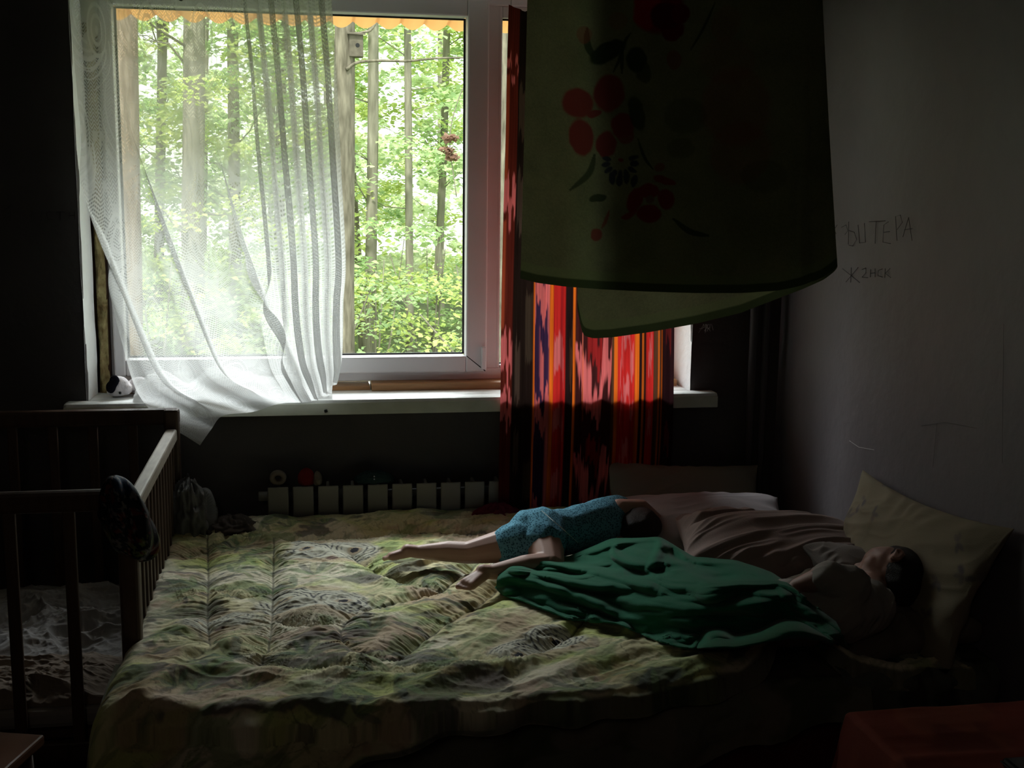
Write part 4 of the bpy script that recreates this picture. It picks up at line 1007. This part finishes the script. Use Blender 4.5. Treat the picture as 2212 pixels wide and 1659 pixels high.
# ------------------------------------------------------------------ crib
crib = empty('crib', (-.74, -.64, 0), 0, 'brown wooden baby crib with slatted sides left of the bed', 'crib')
CX0, CX1, CY0, CY1 = -1.06, -.405, -1.115, -.165
for (x, y) in ((CX0, CY0), (CX1, CY0), (CX0, CY1), (CX1, CY1)):
    zt_ = .86 if y == CY1 else .845
    obj('post', B(x-.046 if x == CX1 else x, x if x == CX1 else x+.046, y-.02, y+.02, .0, zt_), MT['crib'], crib, bevel=.008)
for y, zt_, sp in ((CY1, .862, .118), (CY0, .847, .131)):
    obj('end_rail', B(CX0-.002, CX1+.002, y-.014, y+.014, zt_-.052, zt_), MT['crib'], crib, bevel=.010)
    obj('end_rail', B(CX0+.04, CX1-.04, y-.012, y+.012, .18, .23), MT['crib'], crib, bevel=.005)
    for k in range(1, 6):
        x = CX1-.023-sp*k
        if x < CX0+.06: break
        obj('slat', B(x-.014, x+.014, y-.007, y+.007, .225, zt_-.05), MT['crib'], crib, bevel=.003)
for x, m_ in ((CX1-.023, 'crib_lit'), (CX0+.023, 'crib')):
    obj('side_rail', B(x-.017, x+.017, CY0+.02, CY1-.02, .762, .800), MT[m_], crib, bevel=.006)
    obj('side_rail', B(x-.012, x+.012, CY0+.02, CY1-.02, .18, .225), MT['crib'], crib, bevel=.004)
    for k in range(14):
        y = CY0+.055+k*.0655
        if y > CY1-.03: break
        obj('slat', B(x-.008, x+.008, y-.011, y+.011, .222, .765), MT['crib'], crib, bevel=.003)
obj('bed_board', B(CX0+.03, CX1-.03, CY0+.02, CY1-.02, .23, .25), MT['crib'], crib)
obj('crib_mattress', B(CX0+.05, CX1-.055, CY0+.025, CY1-.025, .25, .30), MT['dark'], crib, bevel=.015)
# rumpled blankets in the crib
def rumple(name, x0, x1, y0, y1, z0, amp, col, label, seed, nu=240, nv=240, dome=.03, cat='blanket', scale=1., parent=None, aniso=(7, 16), c2=None, rot=.5):
    U, V = np.meshgrid(np.linspace(0, 1, nu), np.linspace(0, 1, nv), indexing='ij')
    X = x0+(x1-x0)*U; Y = y0+(y1-y0)*V
    wx = X+.06*fbm(X*5, Y*5, 2, seed); wy = Y+.06*fbm(X*5+7, Y*5, 2, seed+1)
    a, b_ = wx*math.cos(rot)+wy*math.sin(rot), -wx*math.sin(rot)+wy*math.cos(rot)
    e = (np.sin(math.pi*np.clip(U, 0, 1))*np.sin(math.pi*np.clip(V, 0, 1)))**.35
    Z = z0+e*(dome+amp*(ridged(a*aniso[0]*scale, b_*aniso[1]*scale, 4, seed+2)-.3)+amp*1.2*fbm(X*9*scale, Y*9*scale, 2, seed+6))
    X = X+.25*(x1-x0)*.12*fbm(V*5, U*2, 2, seed+4); Y = Y+.12*(y1-y0)*.3*fbm(U*5, V*2, 2, seed+5)
    P = np.stack([X, Y, np.maximum(Z, z0)], -1)
    if c2 is None: o = grid(name, P, PC(name+'_cloth', col), parent)
    else:
        C = np.zeros(U.shape+(3,)); C[:] = col; C = mixc(C, c2, sstep(.42, .50, V+.2*fbm(U*4, V*3, 2, seed+8)) if True else 0); o = grid(name, P, cloth_mat(name+'_cloth', bump=.4), parent, color=C)
    if label: tag(o, label, cat)
    return o
rumple('crib_blanket', CX0+.07, CX1-.075, -.85, CY1-.04, .302, .022, (.27, .255, .25), 'rumpled off-white blanket heaped in the crib towards the window', 301, dome=.04, aniso=(6, 12))
rumple('crib_blanket', CX0+.07, CX1-.075, CY0+.04, -.80, .302, .018, (.19, .15, .12), 'tan fleece blanket crumpled at the near end of the crib', 321, dome=.045, aniso=(7, 13), rot=-.2)

# dark garment over the corner post of the crib
n1, n2 = 160, 120
U, V = np.meshgrid(np.linspace(0, 2*math.pi, n1, endpoint=False), np.linspace(.02, math.pi-.03, n2), indexing='ij')
r_ = np.sin(V)**.75; cz = np.cos(V)
fx = 1+.10*np.sin(U*5+V*3)+.12*fbm(np.cos(U)*2+5, np.sin(U)*2+V*2, 3, 331)
cen = aY(260, 1118, CY0-.005)
P = np.stack([cen[0]+.056*r_*np.cos(U)*fx*(1-.25*cz)+.012*(1-cz)-.020*cz*0+.010*(-cz), cen[1]+.050*r_*np.sin(U)*fx, cen[2]+.100*cz-.010*np.cos(U)*(cz < 0)], -1)
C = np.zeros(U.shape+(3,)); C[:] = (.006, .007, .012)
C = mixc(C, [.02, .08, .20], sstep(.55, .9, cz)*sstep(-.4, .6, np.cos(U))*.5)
fb = fbm(np.cos(U)*6+3, V*6+np.sin(U)*6, 3, 332)
C = mixc(C, [.13, .16, .05], (sstep(.22, .26, fb)*sstep(1.7, 2.0, V)*(1-sstep(2.5, 2.7, V)))*.8); C = mixc(C, [.16, .02, .02], (sstep(.24, .30, fbm(np.cos(U)*5, V*5, 3, 333)))*.5); C = mixc(C, [.22, .2, .2], sstep(.30, .33, fbm(np.cos(U)*8+2, V*9+np.sin(U)*4, 3, 334))*.5)
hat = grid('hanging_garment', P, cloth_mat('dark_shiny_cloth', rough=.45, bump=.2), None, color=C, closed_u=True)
tag(hat, 'dark navy child\'s garment with small printed patches hung over the crib corner post', 'garment')

# ------------------------------------------------------------------ odds and ends behind the bed
def lump(name, c, size, m, label, cat, seed, fold=.12, n=90, parent=None):
    U, V = np.meshgrid(np.linspace(0, 2*math.pi, n, endpoint=False), np.linspace(.02, math.pi-.02, n//2), indexing='ij')
    d = 1+fold*ridged(np.cos(U)*2.2+3, V*2+np.sin(U)*2.2, 3, seed)*.5+fold*fbm(np.cos(U)*4, V*4+np.sin(U)*4, 3, seed+3)
    P = np.stack([c[0]+size[0]/2*np.sin(V)*np.cos(U)*d, c[1]+size[1]/2*np.sin(V)*np.sin(U)*d, c[2]+size[2]*np.maximum(np.cos(V)*d, -.5)*.66+size[2]*.33], -1)
    o = grid(name, P, m, parent, closed_u=True)
    if label: tag(o, label, cat)
    return o
lump('plastic_bag', (-.375, -.20, .452), (.13, .15, .17), mat('milky_plastic', (.12, .12, .12), .3), 'crumpled pale plastic bag at the back corner of the bed beside the crib', 'bag', 401, .3)
lump('bundled_cloth', (-.25, -.205, .455), (.16, .12, .06), PC('dull_cloth', (.08, .065, .06)), 'dull brownish cloth bunched behind the quilt left of the radiator', 'cloth', 405, .3)
lump('bundled_cloth', (.60, -.185, .455), (.16, .07, .065), PC('crimson_cloth', (.12, .015, .028)), 'crimson cloth tucked at the foot of the ikat curtain', 'cloth', 409, .3)
# on top of the radiator
p = aY(601, 1050, -.085)
bm = bmesh.new()
for k in range(24):
    a = 2*math.pi*k/24; bmesh.ops.create_icosphere(bm, subdivisions=1, radius=.009, matrix=Matrix.Translation((p[0]+.020*math.cos(a), -.085, .6145+.016*math.sin(a))))
tag(blob_body('tape_roll', [((p[0]+.019*math.cos(a), -.09+dy, .6125+.016*math.sin(a)), .0085) for a in np.linspace(0, 2*math.pi, 26) for dy in (-.006, .006)], mat('buff_paper', (.16, .13, .10), .7), None, .002, 2), 'small buff paper roll standing on the radiator at its left end', 'roll'); bm.free()
p = aY(662, 1050, -.085)
lump('soft_ball', (p[0], -.088, .588), (.052, .06, .050), PC('red_felt', (.16, .012, .012)), 'small dark red cloth ball resting on the radiator', 'ball', 413, .12)
lump('soft_ball', (p[0]+.036, -.09, .588), (.030, .05, .040), PC('beige_felt', (.16, .13, .10)), 'beige cloth ball squeezed next to the red one on the radiator', 'ball', 417, .12)
p = aY(810, 1044, -.085)
tl = lump('soft_toy', (p[0]-.005, -.09, .588), (.115, .055, .035), PC('teal_felt', (.025, .05, .05)), 'flat dark teal soft toy with two light dots lying on the radiator', 'toy', 421, .2)
for dz in (0, .009):
    bm = bmesh.new(); bmesh.ops.create_icosphere(bm, subdivisions=2, radius=.0025, matrix=Matrix.Translation((p[0]-.004, -.119, .605+dz)))
    obj('button_dot', bm, MT['white'], tl, True)

# white soft toy in the corner of the sill
ty_ = empty('soft_toy', (-.63, .08, WZ0), 0, 'white plush toy dog with a black ear in the left corner of the sill', 'toy')
plush = cloth_mat('white_plush', col=(.62, .58, .60), bump=1, bscale=160, sheen=.2)
tc_ = aY(256, 818, .055); tc_[2] = WZ0+.036
blob_body('body', [(tc_, (.036, .034, .034)), (tc_+np.array([.022, -.006, -.008]), (.022, .024, .022)), (tc_+np.array([.06, .03, -.004]), (.040, .034, .030)), (tc_+np.array([.10, .035, -.006]), (.034, .03, .028)), (tc_+np.array([.075, -.005, -.022]), (.030, .013, .012)), (tc_+np.array([.12, .0, -.022]), (.030, .013, .012)), (tc_+np.array([-.004, -.002, -.018]), (.036, .028, .016))], plush, ty_, .003, 3)
blob_body('ear', [(tc_+np.array([-.015+.006*math.cos(k), -.024-.002*math.sin(k), .014-.020*math.sin(k*.5)+.006]), (.017, .010, .021)) for k in np.linspace(0, 3, 6)], cloth_mat('black_plush', col=(.006, .006, .01), bump=.5, bscale=160), ty_, .003, 2)
bm = bmesh.new(); bmesh.ops.create_icosphere(bm, subdivisions=2, radius=.0045, matrix=Matrix.Translation(Vector(tc_+np.array([.008, -.031, -.018])))); obj('eye', bm, MT['black'], ty_, True)
bm = bmesh.new(); bmesh.ops.create_icosphere(bm, subdivisions=2, radius=.006, matrix=Matrix.Translation(Vector(tc_+np.array([.030, -.014, -.020])))); obj('nose', bm, MT['white'], ty_, True)

# ------------------------------------------------------------------ cloth-covered table, bottom right
tb = empty('table', (1.3, -2.3, 0), 0, 'small table under a rust-red cloth in the bottom right foreground', 'table')
TX0, TX1, TYB, TYF, TZ = .985, 1.56, -1.99, -2.62, .60
obj('table_top', B(TX0+.01, TX1, TYF, TYB-.01, TZ-.03, TZ-.006), MT['crib'], tb, bevel=.004)
for x in (TX0+.04, TX1-.05):
    for y in (TYF+.04, TYB-.05): obj('leg', B(x-.02, x+.02, y-.02, y+.02, 0, TZ-.028), MT['crib'], tb, bevel=.004)
nu, nv = 260, 260
U, V = np.meshgrid(np.linspace(0, 1, nu), np.linspace(0, 1, nv), indexing='ij')
a = -.34+U*(TX1-TX0+.34+.02); b_ = -.26+V*(TYB-TYF+.26)
ra, fa = hull_drape(-a, .0, .012, 0); rb, fb_ = hull_drape(-b_, .0, .012, 0)
X = np.where(a < 0, TX0-ra-.10*fa+.012*np.sin(V*28+2)*sstep(0, .2, fa), TX0+a); Y = np.where(b_ < 0, TYB+rb+.08*fb_+.010*np.sin(U*26)*sstep(0, .15, fb_), TYB-b_)
both = np.minimum(fa, fb_); Zt = TZ-np.maximum(fa, fb_)-.0*both
X = X-.05*both; Y = Y+.04*both
Zt = Zt+.0025*fbm(X*8, Y*8, 3, 431)+.002*np.clip(ridged(X*4+Y*2, Y*14, 2, 432), -1, 1)
C = np.zeros(U.shape+(3,)); C[:] = (.23, .052, .036); C = mixc(C, [.15, .036, .027], sstep(-.1, .25, fbm(X*7, Y*9, 3, 433))*.8); C = mixc(C, [.30, .09, .05], sstep(.1, .3, fbm(X*11, Y*5, 3, 434))*.5)
tcl = grid('tablecloth', np.stack([X, Y, Zt], -1), cloth_mat('rust_cloth', bump=.3, rough=.8), None, color=C)
tag(tcl, 'rust-red cloth with faint mottling draped over the foreground table', 'tablecloth')
bq = empty('phone_case', aZ(2200, 1650, TZ+.01), 18, 'black glossy case lying on the rust-red table at the bottom right corner', 'case'); bq.rotation_euler = (0, 0, 0)
p = aZ(2195, 1652, TZ+.012)
o = obj('case_body', B(p[0]-.02, p[0]+.12, p[1]-.10, p[1]+.012, TZ+.004, TZ+.022), mat('gloss_black', (.008, .009, .010), .2, coat=.5), bq, bevel=.006)
obj('zip_line', B(p[0]-.021, p[0]+.121, p[1]-.101, p[1]+.013, TZ+.012, TZ+.014), MT['radgap'], o)

# low wooden stool with a pale cloth, bottom left
st = empty('stool', (-.62, -1.72, 0), 0, 'low wooden stool whose corner shows at the bottom left beside the crib', 'stool')
q0 = aZ(97, 1586, .47); q1 = aZ(15, 1659, .47)
d = (q1-q0)[:2]; d /= np.linalg.norm(d); nrm = np.array([d[1], -d[0]]); 
if nrm[0] > 0: nrm = -nrm
bm = bmesh.new(); L_ = .30
c = [q0[:2], q0[:2]+d*L_, q0[:2]+d*L_+nrm*.30, q0[:2]+nrm*.30]
vt = [bm.verts.new((*p_, .47)) for p_ in c]; vb = [bm.verts.new((*p_, .448)) for p_ in c]
bm.faces.new(vt); bm.faces.new(vb[::-1])
for i in range(4): bm.faces.new((vt[i], vb[i], vb[(i+1) % 4], vt[(i+1) % 4]))
obj('seat', bm, MT['crib_lit'] if False else mat('stool_wood', (.20, .10, .06), .35, noise=.3, nscale=12), st, bevel=.005)
ctr = sum(c)/4
for p_ in c:
    w_ = ctr+(p_-ctr)*.80; bm = bmesh.new(); tube(bm, [(w_[0], w_[1], .450), (*(ctr+(p_-ctr)*.92), 0)], [.016, .013], 10); obj('leg', bm, MT['crib'], st, True)
lump('folded_cloth', (*(ctr+nrm*.03+d*.0), .472), (.18, .22, .085), PC('pale_cloth', (.36, .34, .33)), 'pale cloth heaped on the wooden stool at the bottom left', 'cloth', 441, .2)

# ------------------------------------------------------------------ outside: awning, trees
aw = empty('awning', (.4, .6, 2.2), 0, 'yellow corrugated awning edge outside along the top of the window', 'awning')
nu, nv = 900, 14
U, V = np.meshgrid(np.linspace(0, 1, nu), np.linspace(0, 1, nv), indexing='ij')
z0 = aY(860, 57, .62)[2]
X = -1.6+4.2*U; Y = .38+.30*V
wv = np.abs(np.sin(math.pi*X/.088))
P = np.stack([X, Y, z0+.020+.035*(1-V)-.024*wv], -1)
C = np.zeros(U.shape+(3,)); C[:] = (.62, .33, .11); C = mixc(C, [.34, .14, .04], (1-sstep(.05, .35, wv))*.7)  # creases coloured darker: shade between the corrugations is painted in
grid('corrugated_sheet', P, cloth_mat('yellow_plastic', trans=.35, rough=.5, bump=0, gain=1.2), aw, color=C)
obj('fixing_bar', B(-1.6, 2.6, .36, .385, z0+.056, z0+.086), MT['crib'], aw)
for x_ in (-1.5, 2.4): obj('bracket', B(x_, x_+.03, .338, .62, z0+.086, z0+.11), MT['crib'], aw)

GZ = -1.2
gx, gy = np.meshgrid(np.linspace(-25, 30, 120), np.linspace(.34, 45, 120), indexing='ij')
P = np.stack([gx, gy, GZ+.25*fbm(gx*.3, gy*.3, 3, 501)], -1)
g = grid('ground', P, mat('forest_floor', (.10, .13, .04), .95, noise=.5, nscale=2), None); g['kind'] = 'structure'
def bark(name, c1, c2, sc=14):
    return mat(name, c1, .95, col2=c2, nscale=sc, bump=1, bscale=sc*1.5, stretch=(1, 1, .18), detail=8)
BK = [bark('grey_bark', (.25, .225, .175), (.085, .075, .055), 22), bark('dark_bark', (.30, .28, .23), (.14, .13, .10)), bark('pale_bark', (.32, .25, .19), (.14, .10, .07), 22)]
def leafmat(name, c1, c2, trans=.5):
    m, n, l, out = nt(name)
    g = n.new('ShaderNodeNewGeometry'); r = n.new('ShaderNodeValToRGB'); r.color_ramp.elements[0].color = (*c1, 1); r.color_ramp.elements[1].color = (*c2, 1)
    l.new(g.outputs['Random Per Island'], r.inputs[0])
    d = n.new('ShaderNodeBsdfDiffuse'); t = n.new('ShaderNodeBsdfTranslucent'); mx = n.new('ShaderNodeMixShader'); mx.inputs[0].default_value = trans
    l.new(r.outputs[0], d.inputs[0]); l.new(r.outputs[0], t.inputs[0]); l.new(d.outputs[0], mx.inputs[1]); l.new(t.outputs[0], mx.inputs[2])
    l.new(mx.outputs[0], out.inputs[0]); return m
LF = [leafmat('fresh_leaves', (.42, .55, .17), (.78, .84, .36)), leafmat('blue_green_leaves', (.36, .52, .26), (.66, .78, .46)), leafmat('hazy_leaves', (.60, .72, .44), (.86, .92, .66)), leafmat('dead_leaves', (.34, .20, .15), (.46, .32, .26))]  # leaves of the farthest trees are paler, distance haze put into their colour
def leaves(name, centers, rads, nper, size, m, parent, r):
    """many small pointed leaves, each folded along its midrib, in flattened clusters"""
    n = len(centers)*nper; cs = np.repeat(np.array(centers), nper, 0); rr = np.repeat(np.array(rads), nper)[:, None]
    off = r.normal(0, 1, (n, 3)); off /= np.linalg.norm(off, axis=1)[:, None]; off *= (r.random((n, 1))**.5)*rr; off[:, 2] *= .50
    c = cs+off; az = r.uniform(0, 2*math.pi, n); til = r.uniform(-.7, .5, n); sz = size*r.uniform(.6, 1.25, n)[:, None]
    d = np.stack([np.cos(az)*np.cos(til), np.sin(az)*np.cos(til), np.sin(til)], -1); s = np.stack([-np.sin(az), np.cos(az), r.normal(0, .35, n)], -1)
    up = np.cross(d, s)*.12
    pts = [c-d*sz*.5, c+s*sz*.34-d*sz*.12+up*sz, c+s*sz*.42+d*sz*.12+up*sz, c+d*sz*.55, c-s*sz*.42+d*sz*.12+up*sz, c-s*sz*.34-d*sz*.12+up*sz]
    V = np.stack(pts, 1).reshape(-1, 3); b = np.arange(n)[:, None]*6
    Fc = np.concatenate([b+np.array([[0, 1, 2, 3]]), b+np.array([[0, 3, 4, 5]])], 0)
    return mesh_np(name, V, Fc, m, parent)
def trunk_mesh(path, radii, m, parent, name='trunk', n=20, rough=.06, seed=0):
    path = smooth_poly(path, np.linspace(0, 1, 60)); radii = np.interp(np.linspace(0, 1, 60), np.linspace(0, 1, len(radii)), radii)
    A, K = np.meshgrid(np.linspace(0, 2*math.pi, n*2, endpoint=False), np.arange(60), indexing='ij')
    rr = radii[K]*(1+rough*fbm(np.cos(A)*3+seed, K*.25+np.sin(A)*3, 3, 511))
    P = np.stack([path[K, 0]+rr*np.cos(A), path[K, 1]+rr*np.sin(A), path[K, 2]], -1)
    return grid(name, P, m, parent, closed_u=True)
def tree(px, Y, rad, label, bk=0, lf=0, lean=0., ncl=46, nper=70, size=.10, spread=2.0, zlo=-.4, zhi=5.5, group=None, seed=0, bend=0., branches=5, name='tree', front=.6):
    r = np.random.default_rng(900+seed)
    base = aY(px, 760, Y); top_ = aY(px+lean, 20, Y)
    t = empty(name, (base[0], Y, GZ), 0, label, 'tree', group)
    sl = (top_-base); sl /= sl[2]
    zb = GZ-.2; P0 = base+sl*(zb-base[2]); P2 = base+sl*(8-base[2]); mid = base+sl*(2.2-base[2])+np.array([bend, 0, 0])
    if rad: trunk_mesh([P0, (P0+mid)/2, mid, (mid+P2)/2, P2], [rad*1.25, rad*1.05, rad, rad*.85, rad*.5], BK[bk], t, seed=seed)
    cen = []; rads = []
    for k in range(branches):
        bm = bmesh.new()
        z = r.uniform(.6, 5.0); p = P0+(P2-P0)*((z-zb)/(8-zb)); a = r.uniform(0, 2*math.pi); L_ = r.uniform(.5, spread*.6)
        q = p+np.array([math.cos(a)*L_, math.sin(a)*L_*.6, r.uniform(.1, .7)]); m_ = (p+q)/2+np.array([0, 0, r.uniform(-.1, .2)])
        rb = max(.009, (rad or .05)*.14); tube(bm, [p, m_, q], [rb, rb*.7, rb*.3], 7)
        for j in range(3):
            u_ = q+r.normal(0, .25, 3); tube(bm, [(m_+q)/2, (m_+u_)/2+np.array([0, 0, .05]), u_], [rb*.5, rb*.35, rb*.15], 5)
        cen.append(q); rads.append(.45); obj('branch', bm, BK[bk], t, True)
    for k in range(ncl):
        a = r.uniform(0, 2*math.pi); q = r.random()**.5*spread; z = r.uniform(zlo, zhi)
        cen.append(P0+(P2-P0)*((z-zb)/(8-zb))+np.array([math.cos(a)*q, math.sin(a)*q*front+.25*front, 0])); rads.append(r.uniform(.22, .6))
    leaves('foliage', cen, rads, nper, size, LF[lf], t, r)
    return t
GR = 'forest trees outside the window'
tree(741, 8.0, .082, 'stout grey-barked tree close behind the window, just right of the lace curtain', 0, 0, lean=4, ncl=0, branches=0, seed=1) if False else None
t1 = tree(742, 8.0, .100, 'stout grey-barked tree close behind the window, just right of the lace curtain', 0, 0, lean=3, ncl=10, nper=60, size=.07, spread=2.2, zlo=3.0, zhi=5.5, group=GR, seed=1, branches=0)
bm = bmesh.new(); tube(bm, [aY(p_[0], p_[1], 7.9) for p_ in smooth_poly([(748, 150), (775, 134), (830, 131), (880, 132), (940, 126), (1010, 124), (1080, 118)], np.linspace(0, 1, 24))], [.022]+[.016-.0004*k for k in range(23)], 8)
obj('bough', bm, BK[0], t1, True); bm = bmesh.new()
tube(bm, [aY(p_[0], p_[1], 7.9) for p_ in smooth_poly([(755, 90), (775, 72), (800, 66), (812, 48)], np.linspace(0, 1, 10))], .012, 8); obj('bough', bm, BK[0], t1, True)
tree(283, 7.0, .10, 'pale-barked tree seen through the left edge of the lace curtain', 2, 0, lean=-12, ncl=8, nper=70, size=.07, spread=2.0, zlo=2.8, zhi=5.5, group=GR, seed=2, branches=0)
tree(1080, 8.5, .11, 'rough greyish trunk in the narrow strip of window left of the ikat curtain', 0, 1, lean=2, ncl=10, nper=60, size=.08, spread=2, zlo=2.5, group=GR, seed=3, branches=0)
tree(797, 12.5, .075, 'dark-trunked tree right of the stout grey one, leaning slightly', 1, 1, lean=6, ncl=44, nper=90, size=.085, spread=1.9, seed=4, bend=.03, group=GR)
tree(786, 15.0, .06, 'thin crooked tree between the stout grey trunk and the dark one', 0, 0, lean=-22, ncl=40, nper=80, size=.095, spread=2.2, seed=5, bend=-.10, group=GR)
tree(886, 13.0, .052, 'straight dark-trunked tree in the middle of the clear pane', 1, 0, lean=-6, ncl=44, nper=90, size=.085, spread=1.9, seed=6, group=GR)
tree(937, 14.0, .055, 'dark forked tree right of the middle of the clear pane', 1, 1, lean=24, ncl=44, nper=90, size=.09, spread=2.0, seed=7, bend=.05, group=GR)
tree(415, 11.0, .13, 'thick brown-grey tree behind the middle of the lace curtain', 1, 0, lean=5, ncl=44, nper=90, size=.08, spread=2.1, seed=8, group=GR)
tree(510, 13.0, .08, 'dark tree behind the lace curtain, right of the thick brown-grey one', 1, 1, lean=-8, ncl=44, nper=90, size=.085, spread=2.1, seed=9, group=GR)
tree(600, 14.5, .075, 'slim tree behind the pleated right part of the lace curtain', 0, 0, lean=10, ncl=40, nper=80, size=.09, spread=2.2, seed=10, group=GR)
tree(340, 14.5, .07, 'slim tree behind the lace curtain between the pale trunk and the thick one', 1, 1, lean=12, ncl=40, nper=80, size=.09, spread=2.2, seed=11, group=GR)
for k, (x_, y_) in enumerate(((140, 12), (1250, 12), (1420, 14), (-60, 15))):
    tree(x_, y_, .09, 'leafy tree standing outside beyond the side of the window opening', 1, k % 2, ncl=36, nper=60, size=.10, spread=2.1, seed=20+k, group='trees beyond the window sides')
for k in range(10):
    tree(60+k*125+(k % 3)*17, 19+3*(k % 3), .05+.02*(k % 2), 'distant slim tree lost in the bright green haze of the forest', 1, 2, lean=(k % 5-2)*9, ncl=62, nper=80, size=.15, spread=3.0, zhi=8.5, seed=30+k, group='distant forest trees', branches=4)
# shrubs filling the low part of the view
for k in range(7):
    c0 = aY(330+k*120, 735, 9.5+1.5*(k % 3)); r = np.random.default_rng(70+k)
    s_ = empty('shrub', (c0[0], c0[1], GZ), 0, 'low leafy undergrowth bush at the bottom of the window view', 'shrub', 'undergrowth bushes')
    for q in range(5):
        e_ = np.array([c0[0]+r.normal(0, .5), c0[1]+r.normal(0, .3), r.uniform(.1, .9)]); obj('stem', tube(bmesh.new(), [(c0[0], c0[1], GZ-.1), ((c0[0]+e_[0])/2, c0[1], -.3), e_], [.02, .014, .006], 6), BK[1], s_, True)
    cen = [np.array([c0[0]+r.normal(0, .7), c0[1]+r.normal(0, .35), r.uniform(-.8, .45)]) for q in range(22)]
    leaves('foliage', cen, [.35]*22, 55, .07, LF[k % 2], s_, r)
# a spray of withered leaves hanging on a thin twig
r = np.random.default_rng(99)
dl = empty('dead_branch', aY(972, 250, 9.0), 0, 'hanging twig with a cluster of withered pinkish-brown leaves beyond the clear pane', 'branch')
bm = bmesh.new(); tube(bm, [aY(p_[0], p_[1], 9.0) for p_ in smooth_poly([(1000, 190), (985, 230), (975, 270), (972, 320), (980, 380), (986, 425)], np.linspace(0, 1, 20))], .006, 6); obj('twig', bm, BK[1], dl, True)
leaves('withered_leaves', [aY(972, 300, 9.), aY(965, 325, 9.), aY(978, 340, 9.)], [.10, .09, .08], 45, .07, LF[3], dl, r)
# nest boxes
def nestbox(px, py, Y, rz, label, w=.066, h=.115):
    c0 = aY(px, py, Y); t = empty('birdhouse', c0, 0, label, 'birdhouse', 'nest boxes on the trees')
    m_ = mat('weathered_board', (.16, .14, .11), .9, noise=.4, nscale=20)
    obj('box_body', B(c0[0]-w, c0[0]+w, Y-.07, Y+.07, c0[2]-h, c0[2]+h*.8), m_, t, bevel=.004)
    bm = bmesh.new(); vs = [(-w-.02, -.10, h*.78), (w+.02, -.10, h*.72), (w+.02, .09, h*1.0), (-w-.02, .09, h*1.05)]
    a_ = [bm.verts.new(c0+np.array(v_)) for v_ in vs]; b2 = [bm.verts.new(c0+np.array(v_)+np.array([0, 0, .014])) for v_ in vs]
    bm.faces.new(a_[::-1]); bm.faces.new(b2)
    for i in range(4): bm.faces.new((a_[i], a_[(i+1) % 4], b2[(i+1) % 4], b2[i]))
    obj('roof', bm, m_, t)
    obj('entrance_hole', tube(bmesh.new(), [(c0[0]+.012, Y-.069, c0[2]-.01), (c0[0]+.012, Y-.0725, c0[2]-.01)], .02, 18), MT['black'], t)
nestbox(769, 97, 7.95, 0, 'weathered wooden birdhouse on the stout grey trunk at the top of the clear pane')
nestbox(351, 72, 14.32, 0, 'small pale wooden birdhouse seen through the upper left of the lace curtain', .072, .16)

# ------------------------------------------------------------------ light
wd = bpy.data.worlds.new('sky'); S.world = wd; wd.use_nodes = True
n = wd.node_tree.nodes; l = wd.node_tree.links; n.clear()
out = n.new('ShaderNodeOutputWorld'); bg = n.new('ShaderNodeBackground'); tc = n.new('ShaderNodeTexCoord'); sp = n.new('ShaderNodeSeparateXYZ')
l.new(tc.outputs['Generated'], sp.inputs[0]); r = n.new('ShaderNodeValToRGB'); r.color_ramp.elements[0].position = .45; r.color_ramp.elements[1].position = .75
r.color_ramp.elements[0].color = (.90, 1.0, .78, 1); r.color_ramp.elements[1].color = (.95, 1, 1, 1)
ma = n.new('ShaderNodeMath'); ma.operation = 'MULTIPLY_ADD'; ma.inputs[1].default_value = .5; ma.inputs[2].default_value = .5
l.new(sp.outputs[2], ma.inputs[0]); l.new(ma.outputs[0], r.inputs[0]); l.new(r.outputs[0], bg.inputs[0]); bg.inputs[1].default_value = 2.7; l.new(bg.outputs[0], out.inputs[0])
def lamp(name, kind, loc, target, energy, col, **kw):
    L_ = bpy.data.lights.new(name, kind); L_.energy = energy; L_.color = col
    for k_, v_ in kw.items(): setattr(L_, k_, v_)
    o = bpy.data.objects.new(name, L_); COL.objects.link(o); o.location = loc
    o.rotation_euler = (Vector(target)-Vector(loc)).to_track_quat('-Z', 'Y').to_euler(); return o
lamp('sun', 'SUN', (-6, -4, 12), (-3.5, 4, 0), 8.0, (1, .96, .86), angle=math.radians(8))
lamp('sky_patch', 'AREA', (0, 4.0, 4.9), (.25, -.85, .5), 370, (.93, .97, 1.0), shape='RECTANGLE', size=5.5, size_y=1.4, spread=math.radians(110))
lamp('added_fill', 'POINT', (-.6, -4.85, 2.3), (0, 0, 0), 4.5, (1, .86, .72), shadow_soft_size=.25)  # unseen point lamp added as fill for the dim bed front
